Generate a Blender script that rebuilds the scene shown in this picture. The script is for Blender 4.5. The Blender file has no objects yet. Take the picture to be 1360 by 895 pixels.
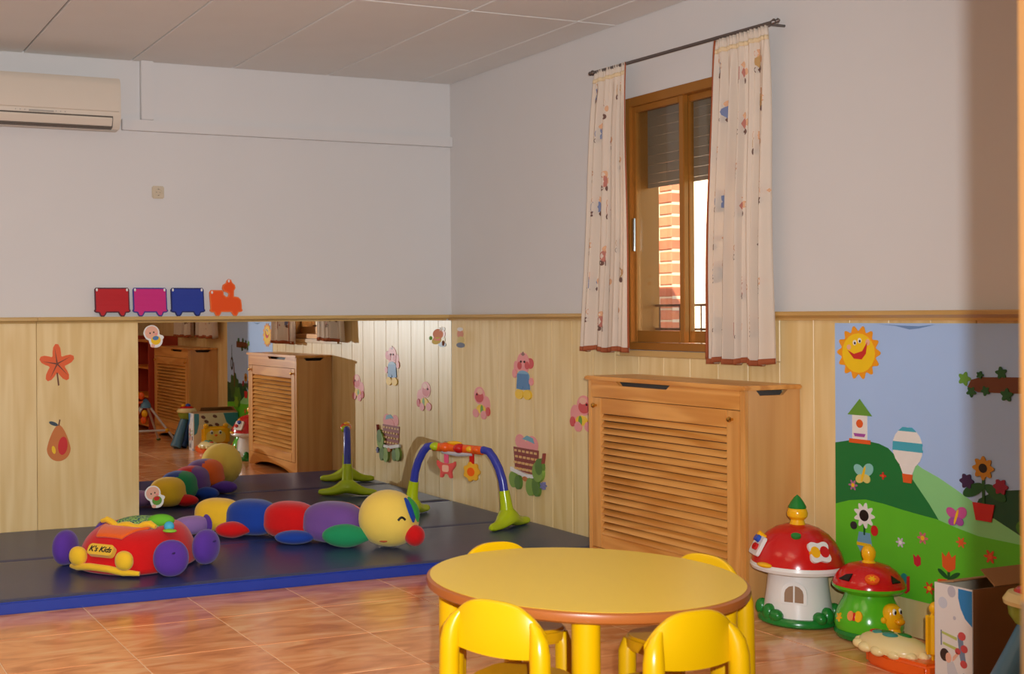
import bpy, bmesh, math, random
from mathutils import Vector, Matrix
random.seed(7)
PI = math.pi
SC = bpy.context.scene
COL = SC.collection

# ------------------------------------------------------------------ camera
CAM = Vector((-3.83, -6.691, 1.191))
YAW, PIT, ROL = 0.3887, -0.0015, -0.0069
FPX, CX, CY = 1640.2, 382.9, 423.6            # focal length and principal point for the 1360 x 895 frame
fw = Vector((math.sin(YAW)*math.cos(PIT), math.cos(YAW)*math.cos(PIT), math.sin(PIT)))
rt = Vector((math.cos(YAW), -math.sin(YAW), 0)); up = rt.cross(fw)
rt, up = math.cos(ROL)*rt + math.sin(ROL)*up, -math.sin(ROL)*rt + math.cos(ROL)*up
cd = bpy.data.cameras.new('camera'); co = bpy.data.objects.new('camera', cd); COL.objects.link(co)
cd.sensor_width = 36; cd.lens = FPX*36/1360
cd.shift_x = (680-CX)/1360; cd.shift_y = -(447.5-CY)/1360
cd.dof.use_dof = True; cd.dof.focus_distance = 5.6; cd.dof.aperture_fstop = 7.0
m4 = Matrix((rt, up, -fw)).transposed().to_4x4(); m4.translation = CAM
co.matrix_world = m4
SC.camera = co

# ------------------------------------------------------------------ world, sun, lights, exposure
def lin(c):
    return tuple((x/255/12.92 if x/255 <= .04045 else ((x/255+.055)/1.055)**2.4) for x in c)
w = bpy.data.worlds.new('sky'); SC.world = w; w.use_nodes = True
wn = w.node_tree.nodes; wl = w.node_tree.links
sky = wn.new('ShaderNodeTexSky'); sky.sky_type = 'NISHITA'; sky.sun_disc = False
sky.sun_elevation = math.radians(55); sky.sun_rotation = math.radians(250); 
wl.new(sky.outputs[0], wn['Background'].inputs[0]); wn['Background'].inputs[1].default_value = 0.35

def light(name, kind, loc, energy, color, direction=None, **kw):
    d = bpy.data.lights.new(name, kind); d.energy = energy; d.color = color
    for k, v in kw.items(): setattr(d, k, v)
    o = bpy.data.objects.new(name, d); COL.objects.link(o); o.location = loc
    if direction is not None: o.rotation_euler = Vector(direction).to_track_quat('-Z', 'Y').to_euler()
    return o
light('sun', 'SUN', (-6, -3, 9), 16.0, (1, .88, .72), (.50, .42, -.76), angle=.01)
FL = CAM + .073*rt + .10*up                    # the photographer's flash, just beside the lens
light('camera_flash', 'SPOT', FL, 730, (.93, .97, 1.0), Vector((-1.15, 0, 1.75)) - FL,
      spot_size=math.radians(86), spot_blend=1.0, shadow_soft_size=.013)
WARM = (1.0, .74, .46)
for i, (x, y, e) in enumerate([(-3.0, -4.5, 10), (-4.3, -4.5, 11), (-3.8, -2.3, 9)]):
    light('ceiling_lamp', 'AREA', (x, y, 2.58), e, WARM, (0, 0, -1), shape='RECTANGLE', size=.6, size_y=1.2)
SC.view_settings.view_transform = 'Standard'; SC.view_settings.look = 'None'
SC.view_settings.gamma = 1; SC.view_settings.use_curve_mapping = False
SC.view_settings.exposure = 0.0
SC.cycles.max_bounces = 10; SC.cycles.transparent_max_bounces = 12

# ------------------------------------------------------------------ materials
MC = {}
def _base(name):
    m = bpy.data.materials.new(name); m.use_nodes = True
    return m, m.node_tree.nodes, m.node_tree.links, m.node_tree.nodes['Principled BSDF']
def pm(name, col, rough=.5, metal=0, var=0, vscale=8, bump=0, bscale=60, spec=.5, sheen=0, coat=0):
    if name in MC: return MC[name]
    m, n, l, b = _base(name)
    c = lin(col)
    b.inputs['Roughness'].default_value = rough; b.inputs['Metallic'].default_value = metal
    b.inputs['Specular IOR Level'].default_value = spec
    b.inputs['Sheen Weight'].default_value = sheen; b.inputs['Coat Weight'].default_value = coat
    tc = n.new('ShaderNodeTexCoord')
    nz = n.new('ShaderNodeTexNoise'); nz.inputs['Scale'].default_value = vscale; nz.inputs['Detail'].default_value = 4
    l.new(tc.outputs['Object'], nz.inputs['Vector'])
    mx = n.new('ShaderNodeMix'); mx.data_type = 'RGBA'
    v = max(var, .02)
    mx.inputs[6].default_value = (*[max(0, x*(1-v)) for x in c], 1); mx.inputs[7].default_value = (*[min(1, x*(1+v)) for x in c], 1)
    l.new(nz.outputs['Fac'], mx.inputs[0]); l.new(mx.outputs[2], b.inputs['Base Color'])
    if bump:
        n2 = n.new('ShaderNodeTexNoise'); n2.inputs['Scale'].default_value = bscale; n2.inputs['Detail'].default_value = 3
        l.new(tc.outputs['Object'], n2.inputs['Vector'])
        bp = n.new('ShaderNodeBump'); bp.inputs['Strength'].default_value = bump; bp.inputs['Distance'].default_value = .004
        l.new(n2.outputs['Fac'], bp.inputs['Height']); l.new(bp.outputs[0], b.inputs['Normal'])
    MC[name] = m; return m
def wood(name, c1, c2, axis, rough=.4, scale=1.0, figure=.5):
    m, n, l, b = _base(name); MC[name] = m
    tc = n.new('ShaderNodeNewGeometry'); oi = n.new('ShaderNodeObjectInfo')
    ad = n.new('ShaderNodeVectorMath'); ad.operation = 'MULTIPLY_ADD'
    ad.inputs[1].default_value = (5.3, 7.1, 9.7)
    l.new(oi.outputs['Random'], ad.inputs[0]); l.new(tc.outputs['Position'], ad.inputs[2])
    mp = n.new('ShaderNodeMapping'); s = [26*scale]*3; s['XYZ'.index(axis)] = .9*scale
    mp.inputs['Scale'].default_value = s
    l.new(ad.outputs[0], mp.inputs['Vector'])
    a = n.new('ShaderNodeTexNoise'); a.inputs['Scale'].default_value = 1; a.inputs['Detail'].default_value = 6; a.inputs['Distortion'].default_value = .6
    l.new(mp.outputs[0], a.inputs['Vector'])
    mp2 = n.new('ShaderNodeMapping'); s2 = [5*scale]*3; s2['XYZ'.index(axis)] = .5*scale; mp2.inputs['Scale'].default_value = s2
    l.new(ad.outputs[0], mp2.inputs['Vector'])
    wv = n.new('ShaderNodeTexNoise'); wv.inputs['Scale'].default_value = 1.3; wv.inputs['Detail'].default_value = 2
    l.new(mp2.outputs[0], wv.inputs['Vector'])
    sn = n.new('ShaderNodeMath'); sn.operation = 'MULTIPLY'; sn.inputs[1].default_value = 38
    l.new(wv.outputs['Fac'], sn.inputs[0])
    si = n.new('ShaderNodeMath'); si.operation = 'SINE'; l.new(sn.outputs[0], si.inputs[0])
    ab = n.new('ShaderNodeMapRange'); ab.inputs['From Min'].default_value = -1; l.new(si.outputs[0], ab.inputs['Value'])
    mix = n.new('ShaderNodeMix'); mix.data_type = 'FLOAT'; mix.inputs[0].default_value = figure
    l.new(a.outputs['Fac'], mix.inputs[2]); l.new(ab.outputs[0], mix.inputs[3])
    cr = n.new('ShaderNodeValToRGB'); cr.color_ramp.elements[0].position = .22; cr.color_ramp.elements[1].position = .78
    cr.color_ramp.elements[0].color = (*lin(c1), 1); cr.color_ramp.elements[1].color = (*lin(c2), 1)
    l.new(mix.outputs[0], cr.inputs[0]); l.new(cr.outputs[0], b.inputs['Base Color'])
    b.inputs['Roughness'].default_value = rough
    return m
def tilemat():
    m, n, l, b = _base('terracotta_tile'); MC['tile'] = m
    g = n.new('ShaderNodeNewGeometry'); oi = n.new('ShaderNodeObjectInfo')
    ad = n.new('ShaderNodeVectorMath'); ad.operation = 'MULTIPLY_ADD'; ad.inputs[1].default_value = (13, 17, 3)
    l.new(oi.outputs['Random'], ad.inputs[0]); l.new(g.outputs['Position'], ad.inputs[2])
    mp = n.new('ShaderNodeMapping'); mp.inputs['Scale'].default_value = (2.2, 7, 1); mp.inputs['Rotation'].default_value = (0, 0, .5)
    l.new(ad.outputs[0], mp.inputs[0])
    nz = n.new('ShaderNodeTexNoise'); nz.inputs['Scale'].default_value = 1.5; nz.inputs['Detail'].default_value = 7; nz.inputs['Distortion'].default_value = 1.2
    l.new(mp.outputs[0], nz.inputs['Vector'])
    cr = n.new('ShaderNodeValToRGB'); e = cr.color_ramp.elements
    e[0].position = .30; e[0].color = (*lin((204, 128, 82)), 1); e[1].position = .72; e[1].color = (*lin((252, 200, 150)), 1)
    x = e.new(.5); x.color = (*lin((240, 164, 108)), 1)
    l.new(nz.outputs['Fac'], cr.inputs[0]); l.new(cr.outputs[0], b.inputs['Base Color'])
    b.inputs['Roughness'].default_value = .17; b.inputs['Specular IOR Level'].default_value = .6
    n2 = n.new('ShaderNodeTexNoise'); n2.inputs['Scale'].default_value = 5; l.new(g.outputs['Position'], n2.inputs['Vector'])
    bp = n.new('ShaderNodeBump'); bp.inputs['Strength'].default_value = .05; bp.inputs['Distance'].default_value = .01
    l.new(n2.outputs['Fac'], bp.inputs['Height']); l.new(bp.outputs[0], b.inputs['Normal'])
    return m
def clothmat(name, col, trans=.35):
    m, n, l, b = _base(name); MC[name] = m
    c = (*lin(col), 1)
    d = n.new('ShaderNodeBsdfDiffuse'); d.inputs[0].default_value = c
    t = n.new('ShaderNodeBsdfTranslucent'); t.inputs[0].default_value = c
    mx = n.new('ShaderNodeMixShader'); mx.inputs[0].default_value = trans
    wv = n.new('ShaderNodeTexNoise'); wv.inputs['Scale'].default_value = 300
    bp = n.new('ShaderNodeBump'); bp.inputs['Strength'].default_value = .15; l.new(wv.outputs['Fac'], bp.inputs['Height'])
    l.new(bp.outputs[0], d.inputs['Normal'])
    l.new(d.outputs[0], mx.inputs[1]); l.new(t.outputs[0], mx.inputs[2]); l.new(mx.outputs[0], n['Material Output'].inputs[0])
    return m
def glassmat():
    m, n, l, b = _base('window_glass'); MC['glass'] = m
    t = n.new('ShaderNodeBsdfTransparent'); g = n.new('ShaderNodeBsdfGlossy'); g.inputs['Roughness'].default_value = .02
    t.inputs[0].default_value = (.90, .90, .88, 1)
    mx = n.new('ShaderNodeMixShader'); mx.inputs[0].default_value = .05; l.new(t.outputs[0], mx.inputs[1]); l.new(g.outputs[0], mx.inputs[2])
    l.new(mx.outputs[0], n['Material Output'].inputs[0]); return m

WALL = pm('white_paint', (219, 216, 214), .75, var=.02, vscale=3, bump=.03, bscale=90)
CEIL = pm('ceiling_panel', (228, 226, 222), .85, var=.03, vscale=5, bump=.12, bscale=120)
GAP = pm('ceiling_joint', (150, 136, 124), .9)
PINE = wood('pine_panel', (226, 194, 130), (240, 214, 158), 'Z', .38, 1.0, .35)
LEDGE = wood('pine_ledge_along_right_wall', (196, 154, 88), (212, 172, 106), 'Y', .35, 1, .3)
LEDGEX = wood('pine_ledge_along_mirror_wall', (196, 160, 98), (212, 178, 116), 'X', .35, 1, .3)
OAKZ = wood('oak_upright', (208, 144, 70), (230, 170, 94), 'Z', .33, 1.2, .4)
OAKY = wood('oak_lengthwise', (210, 140, 62), (232, 168, 88), 'Y', .33, 1.2, .55)
OAKX = wood('oak_side', (206, 148, 84), (222, 168, 104), 'Z', .35, .7, .3)
TILE = tilemat(); GROUT = pm('grout', (232, 196, 158), .8)
CURT = clothmat('curtain_cream', (246, 232, 216)); RUST = clothmat('curtain_rust_hem', (176, 98, 66), .15)
GLASS = glassmat()
MIRROR, _n, _l, _b = _base('mirror_silver'); _b.inputs['Metallic'].default_value = 1; _b.inputs['Roughness'].default_value = .004
_b.inputs['Base Color'].default_value = (.86, .87, .84, 1)
BRONZE = pm('bronze_aluminium', (168, 112, 44), .32, .35)
SHUT = pm('shutter_slat', (150, 136, 118), .5)
CHROME = pm('chrome', (200, 200, 200), .15, 1)
BRASS = pm('brass', (226, 180, 90), .15, 1)
DARK = pm('black_plastic', (18, 18, 18), .5)
WHITE = pm('white_plastic', (236, 234, 230), .25)
YTAB = pm('yellow_laminate', (230, 196, 66), .34, var=.02)
YCH = pm('yellow_plastic', (216, 168, 2), .27, var=.02)
BULL = pm('brown_table_edge', (164, 92, 40), .3)
RED = pm('red_plastic', (206, 28, 26), .18); GRN = pm('green_plastic', (30, 128, 48), .25); LGRN = pm('bright_green_plastic', (88, 190, 34), .18)
YEL = pm('yellow_toy_plastic', (250, 186, 20), .22); ORG = pm('orange_plastic', (246, 100, 26), .25); BLU = pm('blue_plastic', (40, 84, 190), .3)
LIME = pm('lime_plastic', (182, 204, 22), .2); NAVY = pm('indigo_plastic', (58, 66, 168), .25)
PINK = pm('pink_plastic', (232, 90, 130), .3); CREAM = pm('cream_plastic', (246, 226, 162), .25)
def plush(n, c): return pm('plush_'+n, c, .9, var=.05, vscale=14, bump=.25, bscale=160, sheen=.25, spec=.15)
PR, PP, PY, PB, PG, PL, PO = plush('red', (212, 22, 24)), plush('purple', (92, 54, 158)), plush('yellow', (246, 198, 46)), plush('blue', (28, 66, 160)), plush('green', (34, 146, 92)), plush('lilac', (150, 116, 180)), plush('orange', (244, 106, 36))
PHY = plush('head_yellow', (248, 214, 96)); PV = plush('violet', (116, 78, 152))
def st(n, c, r=.4): return pm('print_'+n, c, r, var=.03, vscale=30)

# ------------------------------------------------------------------ mesh helpers
ORI = {}
def origin(o): return ORI.get(o.name, Vector((0, 0, 0)))
def tag(o, label=None, cat=None, group=None, kind=None):
    if label: o['label'] = label
    if cat: o['category'] = cat
    if group: o['group'] = group
    if kind: o['kind'] = kind
    return o
def thing(name, label, cat, loc=(0, 0, 0), rz=0, group=None, kind=None):
    o = bpy.data.objects.new(name, None); COL.objects.link(o); o.empty_display_size = .05
    o.location = loc; o.rotation_euler = (0, 0, rz); ORI[o.name] = Vector(loc)
    return tag(o, label, cat, group, kind)
class MB:
    def __init__(s): s.v = []; s.f = []; s.mi = []; s.m = 0
    def add(s, vs, fs):
        k = len(s.v); s.v += [Vector(x) for x in vs]
        for f in fs: s.f.append([i+k for i in f]); s.mi.append(s.m)
        return s
    def box(s, x0, x1, y0, y1, z0, z1):
        x0, x1 = min(x0, x1), max(x0, x1); y0, y1 = min(y0, y1), max(y0, y1); z0, z1 = min(z0, z1), max(z0, z1)
        return s.add([(x, y, z) for x in (x0, x1) for y in (y0, y1) for z in (z0, z1)],
                     [(0, 1, 3, 2), (4, 6, 7, 5), (0, 4, 5, 1), (2, 3, 7, 6), (0, 2, 6, 4), (1, 5, 7, 3)])
    def prism(s, pts, fn, a, b):            # pts 2D, fn(p, depth) -> 3D
        n = len(pts)
        return s.add([fn(p, a) for p in pts] + [fn(p, b) for p in pts],
              [tuple(range(n))[::-1], tuple(range(n, 2*n))] + [(i, (i+1) % n, n+(i+1) % n, n+i) for i in range(n)])
    def lathe(s, prof, c=(0, 0, 0), n=32, axis=(0, 0, 1), ang=0):
        ax = Vector(axis).normalized(); q = Vector((0, 0, 1)).rotation_difference(ax); c = Vector(c); vs = []; fs = []
        for r, z in prof:
            for i in range(n):
                t = 2*PI*i/n+ang; vs.append(c + q @ Vector((max(r, 1e-4)*math.cos(t), max(r, 1e-4)*math.sin(t), z)))
        for j in range(len(prof)-1):
            for i in range(n): fs.append((j*n+i, j*n+(i+1) % n, (j+1)*n+(i+1) % n, (j+1)*n+i))
        fs.append(tuple(range(n))[::-1]); fs.append(tuple((len(prof)-1)*n+i for i in range(n)))
        return s.add(vs, fs)
    def cyl(s, a, b, r, n=16, r2=None):
        a = Vector(a); b = Vector(b); d = (b-a).length
        return s.lathe([(r, 0), (r2 if r2 is not None else r, d)], a, n, b-a)
    def tube(s, path, rad, n=12, flat=None):
        path = [Vector(p) for p in path]
        if not isinstance(rad, (list, tuple)): rad = [rad]*len(path)
        vs = []; fs = []; ref = None
        for i, p in enumerate(path):
            t = (path[min(i+1, len(path)-1)] - path[max(i-1, 0)]).normalized()
            if ref is None:
                ref = t.cross(Vector((0, 0, 1)))
                if ref.length < .1: ref = t.cross(Vector((0, 1, 0)))
            ref = (ref - t*ref.dot(t)).normalized(); o = t.cross(ref)
            for k in range(n):
                a = 2*PI*k/n; vs.append(p + rad[i]*(math.cos(a)*ref + (flat or 1)*math.sin(a)*o))
        for i in range(len(path)-1):
            for k in range(n): fs.append((i*n+k, i*n+(k+1) % n, (i+1)*n+(k+1) % n, (i+1)*n+k))
        fs.append(tuple(range(n))[::-1]); fs.append(tuple((len(path)-1)*n+k for k in range(n)))
        return s.add(vs, fs)
    def ell(s, c, r, rot=None, nu=24, nv=14, e=1.0, warp=None, matfn=None):
        c = Vector(c); vs = []; fs = []
        def sg(x): return math.copysign(abs(x)**e, x)
        for j in range(nv+1):
            ph = -PI/2 + PI*j/nv
            for i in range(nu):
                th = 2*PI*i/nu
                d = Vector((sg(math.cos(ph))*sg(math.cos(th))*r[0], sg(math.cos(ph))*sg(math.sin(th))*r[1], sg(math.sin(ph))*r[2]))
                if warp: d = warp(d)
                if rot: d = rot @ d
                vs.append(c+d)
        for j in range(nv):
            for i in range(nu): fs.append((j*nu+i, j*nu+(i+1) % nu, (j+1)*nu+(i+1) % nu, (j+1)*nu+i))
        k0 = len(s.mi); s.add(vs, fs)
        if matfn:
            for q, f in enumerate(fs):
                cc = sum((vs[i] for i in f), Vector())/4 - c
                s.mi[k0+q] = matfn(rot.inverted() @ cc if rot else cc)
        return s
    def grid(s, fn, nu, nv):
        return s.add([fn(i/nu, j/nv) for j in range(nv+1) for i in range(nu+1)],
              [(j*(nu+1)+i, j*(nu+1)+i+1, (j+1)*(nu+1)+i+1, (j+1)*(nu+1)+i) for j in range(nv) for i in range(nu)])
    def build(s, name, mat, parent=None, bev=0, seg=2, smooth=True, ang=35, local=False, solid=0):
        off = origin(parent) if (parent is not None and not local) else Vector()
        me = bpy.data.meshes.new(name); me.from_pydata([v-off for v in s.v], [], s.f)
        mats = mat if isinstance(mat, (list, tuple)) else [mat]
        for q in mats: me.materials.append(q)
        for p, i in zip(me.polygons, s.mi): p.material_index = i
        bm = bmesh.new(); bm.from_mesh(me)
        bmesh.ops.remove_doubles(bm, verts=bm.verts, dist=1e-5)
        bmesh.ops.recalc_face_normals(bm, faces=bm.faces)
        if bev:
            es = [e for e in bm.edges if e.is_manifold and e.calc_face_angle(0) > .6]
            bmesh.ops.bevel(bm, geom=es, offset=bev, segments=seg, affect='EDGES', clamp_overlap=True)
        bm.to_mesh(me); bm.free()
        if smooth:
            me.shade_smooth(); me.set_sharp_from_angle(angle=math.radians(ang))
        o = bpy.data.objects.new(name, me); COL.objects.link(o)
        if parent is not None:
            o.parent = parent; ORI[o.name] = off if not local else Vector()
        if solid:
            md = o.modifiers.new('thickness', 'SOLIDIFY'); md.thickness = solid; md.offset = 0
        return o
def bx(name, mat, parent, x0, x1, y0, y1, z0, z1, bev=0, local=False, **k):
    return MB().box(x0, x1, y0, y1, z0, z1).build(name, mat, parent, bev, local=local, **k)
def dup(o, parent=None):
    c = o.copy(); COL.objects.link(c); c.parent = parent
    ORI[c.name] = ORI.get(o.name, Vector())
    for ch in list(o.children): dup(ch, c)
    return c
def struct(o): o['kind'] = 'structure'; return o
def inst(src, name, parent, loc):            # share mesh data, offset by loc
    o = bpy.data.objects.new(name, src.data); COL.objects.link(o); o.parent = parent; o.location = loc; return o
FX = lambda x: (lambda p, d: (x+d, p[0], p[1]))

# ------------------------------------------------------------------ room shell
XL, YF, HH = -5.2, -8.3, 2.627
LZ = 1.2
floor = struct(bx('floor', GROUT, None, XL-.1, .3, YF-.1, .12, -.06, -.0015))
gx, gy, s = -2.6909, -2.0485, .45
full = None
k0 = math.floor((XL-gx)/s); k1 = math.ceil((.012-gx)/s); j0 = math.floor((YF-gy)/s); j1 = math.ceil((.02-gy)/s)
for a in range(k0, k1):
    for b in range(j0, j1):
        x0, x1 = max(XL, gx+a*s)+.0024, min(.012, gx+(a+1)*s)-.0024; y0, y1 = max(YF, gy+b*s)+.0024, min(.02, gy+(b+1)*s)-.0024
        if x1-x0 < .01 or y1-y0 < .01: continue
        if x1-x0 > s-.004 and y1-y0 > s-.004:
            if full is None:
                full = bx('tile', TILE, floor, -s/2+.0024, s/2-.0024, -s/2+.0024, s/2-.0024, -.006, 0, .0008, seg=1, smooth=False, local=True)
                full.location = ((x0+x1)/2, (y0+y1)/2, 0)
            else: inst(full, 'tile', floor, ((x0+x1)/2, (y0+y1)/2, 0))
        else: bx('tile', TILE, floor, x0, x1, y0, y1, -.006, 0, .0008, seg=1, smooth=False)

ceil = struct(bx('ceiling', GAP, None, XL-.1, .3, YF-.1, .12, HH+.012, HH+.1))
xs = [XL] + [x for x in [-.22-.6*k for k in range(9)][::-1] if x > XL] + [.012]
ys = [YF] + [y for y in [-1.64-1.2*k for k in range(6)][::-1] if y > YF] + [.02]
for i in range(len(xs)-1):
    for j in range(len(ys)-1):
        bx('ceiling_panel', CEIL, ceil, xs[i]+.005, xs[i+1]-.005, ys[j]+.005, ys[j+1]-.005, HH, HH+.014, .003, seg=1)

wall_back = struct(bx('wall_back', WALL, None, XL-.1, .3, .02, .12, 0, HH+.012))
wall_left = struct(bx('wall_left', WALL, None, XL-.1, XL, YF-.1, .02, 0, HH+.012))
wall_front = struct(bx('wall_front', WALL, None, XL-.1, .3, YF-.1, YF, 0, HH+.012))
WT = .19                                        # right wall thickness
WY0, WY1, WZ0, WZ1 = -2.56, -1.70, 1.02, 2.25  # first window opening
DW = -2.75                                      # second window, further along
mb = MB()
ycuts = [YF, WY0+DW, WY1+DW, WY0, WY1, .02]
for i in range(5):
    if i in (1, 3):
        mb.box(.012, WT, ycuts[i], ycuts[i+1], 0, WZ0).box(.012, WT, ycuts[i], ycuts[i+1], WZ1, HH+.012)
    else: mb.box(.012, WT, ycuts[i], ycuts[i+1], 0, HH+.012)
wall_right = struct(mb.build('wall_right', WALL, smooth=False))

# pine boards on the right wall, V joints; a window cuts them
bw = .1825
edges = [0.0] + [-.165-bw*k for k in range(46)]
edges = [e for e in edges if e > YF+.02] + [YF+.005]
for i in range(len(edges)-1):
    y1, y0 = edges[i], edges[i+1]
    segs = [(y0, y1)]
    top = 1.168
    cut = None
    for d in (0, DW):
        if y0 < WY1+d and y1 > WY0+d: cut = d
    if cut is None: bx('board', PINE, wall_right, 0, .0122, y0+.001, y1-.001, .002, top, .002, seg=1)
    else:
        a, b = WY0+cut, WY1+cut
        bx('board', PINE, wall_right, 0, .0122, y0+.001, y1-.001, .002, WZ0-.03, .002, seg=1)
        if y0 < a - .01: bx('board', PINE, wall_right, 0, .0122, y0+.0007, a, WZ0-.029, top, .003, seg=1)
        if y1 > b + .01: bx('board', PINE, wall_right, 0, .0122, b, y1-.0007, WZ0-.029, top, .003, seg=1)
def ledge_y(name, y0, y1):
    p = [(.012, 1.164), (-.020, 1.164), (-.022, 1.172), (-.034, 1.180), (-.042, 1.184), (-.042, 1.196), (-.038, 1.2), (.012, 1.2)]
    return struct(MB().prism(p, lambda q, d: (q[0], d, q[1]), y0, y1).build(name, LEDGE, None, ang=25))
ledge_y('trim_1', WY1+.01, 0.0); ledge_y('trim_2', WY1+DW+.01, WY0-.01); ledge_y('trim_3', YF, WY0+DW-.01)
def ledge_x(name, x0, x1):
    p = [(.02, 1.166), (-.014, 1.166), (-.016, 1.172), (-.044, 1.178), (-.050, 1.182), (-.050, 1.196), (-.046, 1.2), (.02, 1.2)]
    return struct(MB().prism(p, lambda q, d: (d, q[0], q[1]), x0, x1).build(name, LEDGEX, None, ang=25))
ledge_x('trim_4', -2.562, -.0425); ledge_x('trim_5', XL, -2.564)

# wide pine panels left of the mirror
for x0, x1 in ((-2.562, -1.9985), (-3.36, -2.564), (-4.16, -3.362), (XL, -4.162)):
    bx('panel', PINE, wall_back, x0, x1, -.008, .0205, .002, 1.166, .0015, seg=1)
mir = struct(bx('wall_mirror', MIRROR, None, -1.9975, -.0005, 0, .0195, .002, 1.166, smooth=False))

# boxed white ducts on the back wall
struct(MB().box(-2.08, .0115, -.014, .0205, 2.236, 2.298).build('trim_6', WALL, bev=.003))
struct(MB().box(-1.972, -1.90, -.018, .0205, 2.299, HH).build('trim_7', WALL, bev=.003))
struct(bx('baseboard_left', LEDGE, None, XL, XL+.012, YF, -.01, 0, .08, .003))

# stub wall and open door leaf beside the photographer
struct(bx('wall_stub', WALL, None, -1.98, -1.88, YF+.001, -6.56, .0005, HH-.0005))
jx, jy = CAM.x + 1.22*(fw.x+.5915*rt.x), CAM.y + 1.22*(fw.y+.5915*rt.y)
dv = Vector((-1.93-jx, -6.53-jy, 0)); DL = dv.length; dang = math.atan2(dv.y, dv.x)
door = thing('door_1', None, None, (jx, jy, .008), dang, kind='structure')
bx('door_leaf', OAKZ, door, 0, DL-.01, -.045, 0, 0, 2.06, .004, local=True)
def lever(sy):
    h = MB(); y0 = 0 if sy > 0 else -.045
    h.lathe([(.025, 0), (.025, .008)], (.055, y0, .845), 16, (0, sy, 0))
    h.tube([(.055, y0, .845), (.055, y0+sy*.055, .845), (.075, y0+sy*.062, .845), (.17, y0+sy*.06, .845)], [.010, .010, .011, .009], 10)
    h.build('door_handle', pm('satin_metal', (168, 150, 140), .35, .6), door, local=True)
lever(1); lever(-1)
MB().box(-.002, .0, -.034, -.011, .74, .90).build('lock_plate', MC['satin_metal'], door, local=True)

# ------------------------------------------------------------------ window
def window(name, d, shut_z):
    w_ = thing(name, None, None, (.06, (WY0+WY1)/2+d, WZ0), kind='structure')
    y0, y1 = WY0+d+.002, WY1+d-.002; z0, z1 = WZ0+.002, WZ1-.002
    f = .045
    bx('frame_jamb', BRONZE, w_, .002, .10, y0, y0+f, z0, z1, .003); bx('frame_jamb', BRONZE, w_, .002, .10, y1-f, y1, z0, z1, .003)
    bx('frame_head', BRONZE, w_, .002, .10, y0+f, y1-f, z1-f, z1, .003); bx('frame_sill', BRONZE, w_, -.004, .10, y0+f, y1-f, z0, z0+f-.01, .003)
    for ya in (y0, y1-.03): bx('shutter_guide', BRONZE, w_, .101, .188, ya, ya+.03, z0, z1, .002)
    ym = (y0+y1)/2 + .03
    def sash(a, b, x, ov):
        g = .032
        sz0, sz1 = z0+f-.008, z1-f+.002
        q = bx('sash', BRONZE, w_, x, x+.028, a, a+g, sz0, sz1, .003)
        bx('sash_stile', BRONZE, q, x, x+.03, b-g, b, sz0, sz1, .003)
        bx('sash_rail', BRONZE, q, x, x+.03, a+g, b-g, sz1-g, sz1, .003); bx('sash_rail', BRONZE, q, x, x+.03, a+g, b-g, sz0, sz0+.055, .003)
        bx('pane', GLASS, q, x+.013, x+.017, a+g-.004, b-g+.004, sz0+.05, sz1-g+.004, smooth=False)
        return q
    s1 = sash(ym-.018, y1-f+.004, .015, 1); s2 = sash(y0+f-.004, ym+.014, .047, 0)
    bx('pull_handle', CHROME, s1, .006, .015, y1-f-.024, y1-f-.010, 1.50, 1.66, .002)
    # roller shutter behind the glass
    z = z1+.0
    while z > shut_z:
        zz = max(z-.046, shut_z)
        p = [(0, zz+.001), (.004, zz+.006), (.006, (z+zz)/2), (.004, z-.006), (0, z-.001), (.010, z-.001), (.010, zz+.001)]
        MB().prism([(.130-a, b) for a, b in p], lambda q, dd: (q[0], dd, q[1]), y0+.031, y1-.031).build('shutter_slat', SHUT, w_, ang=20)
        z = zz
    bx('sill_board', LEDGE, w_, -.012, .011, y0-.03, y1+.03, WZ0-.03, WZ0-.001, .003)
    return w_
window('window_1', 0, 1.812)
window('window_2', DW, 1.03)

# outside: brick piers, sunlit facade, guard rail
BRK = [pm('brick_a', (206, 128, 92), .85, var=.12, vscale=20, bump=.3, bscale=60), pm('brick_b', (190, 108, 76), .85, var=.12, vscale=20, bump=.3)]
MORT = pm('mortar', (224, 200, 170), .9)
def pier(loc, ny, courses, label, x1=.24):
    t = thing('brick_pier', label, 'pier', loc)
    L = ny*.245
    bx('mortar_core', MORT, t, .006, x1-.006, .006, L-.006, 0, courses*.072, local=True)
    mb_ = [bx('brick', BRK[k], t, 0, x1, 0, .235, 0, .060, .004, seg=1, local=True) for k in (0, 1)]
    hb = bx('brick', BRK[0], t, 0, x1, 0, .112, 0, .060, .004, seg=1, local=True)
    used = set()
    def put(src, y, z):
        if src.name not in used: used.add(src.name); src.location = (0, y, z)
        else: inst(src, 'brick', t, (0, y, z))
    for c in range(courses):
        z = c*.072+.006
        if c % 2 == 0:
            for i in range(ny): put(mb_[(i+c//2) % 2], i*.245+.005, z)
        else:
            put(hb, .005, z)
            for i in range(ny-1): put(mb_[(i+c//2+1) % 2], i*.245+.1275, z)
            put(hb, L-.117, z)
    return t
pier((1.2, -.60, 0), 1, 36, 'sunlit brick pier seen through the sliding window beside the grey-edged sash', .1)
pier((3.0, 1.42, 0), 2, 40, 'brick pier edging the bright gap between the houses outside the window', .1)
pier((3.0, .60, 0), 2, 40, 'brick pier hidden by the patterned curtain, right of the bright gap outside')
fac = thing('neighbour_house', 'dazzling cream rendered house wall in full sun outside the window', 'building', (6.0, 4, -.05))
RENDER = pm('cream_render', (255, 240, 214), .9)
bx('wall', RENDER, fac, 6, 6.3, -1, 14, -.05, 6, .01)
bx('plinth', pm('stone', (214, 196, 168), .9), fac, 5.96, 6, -1, 14, -.05, .5, .01)
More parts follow.
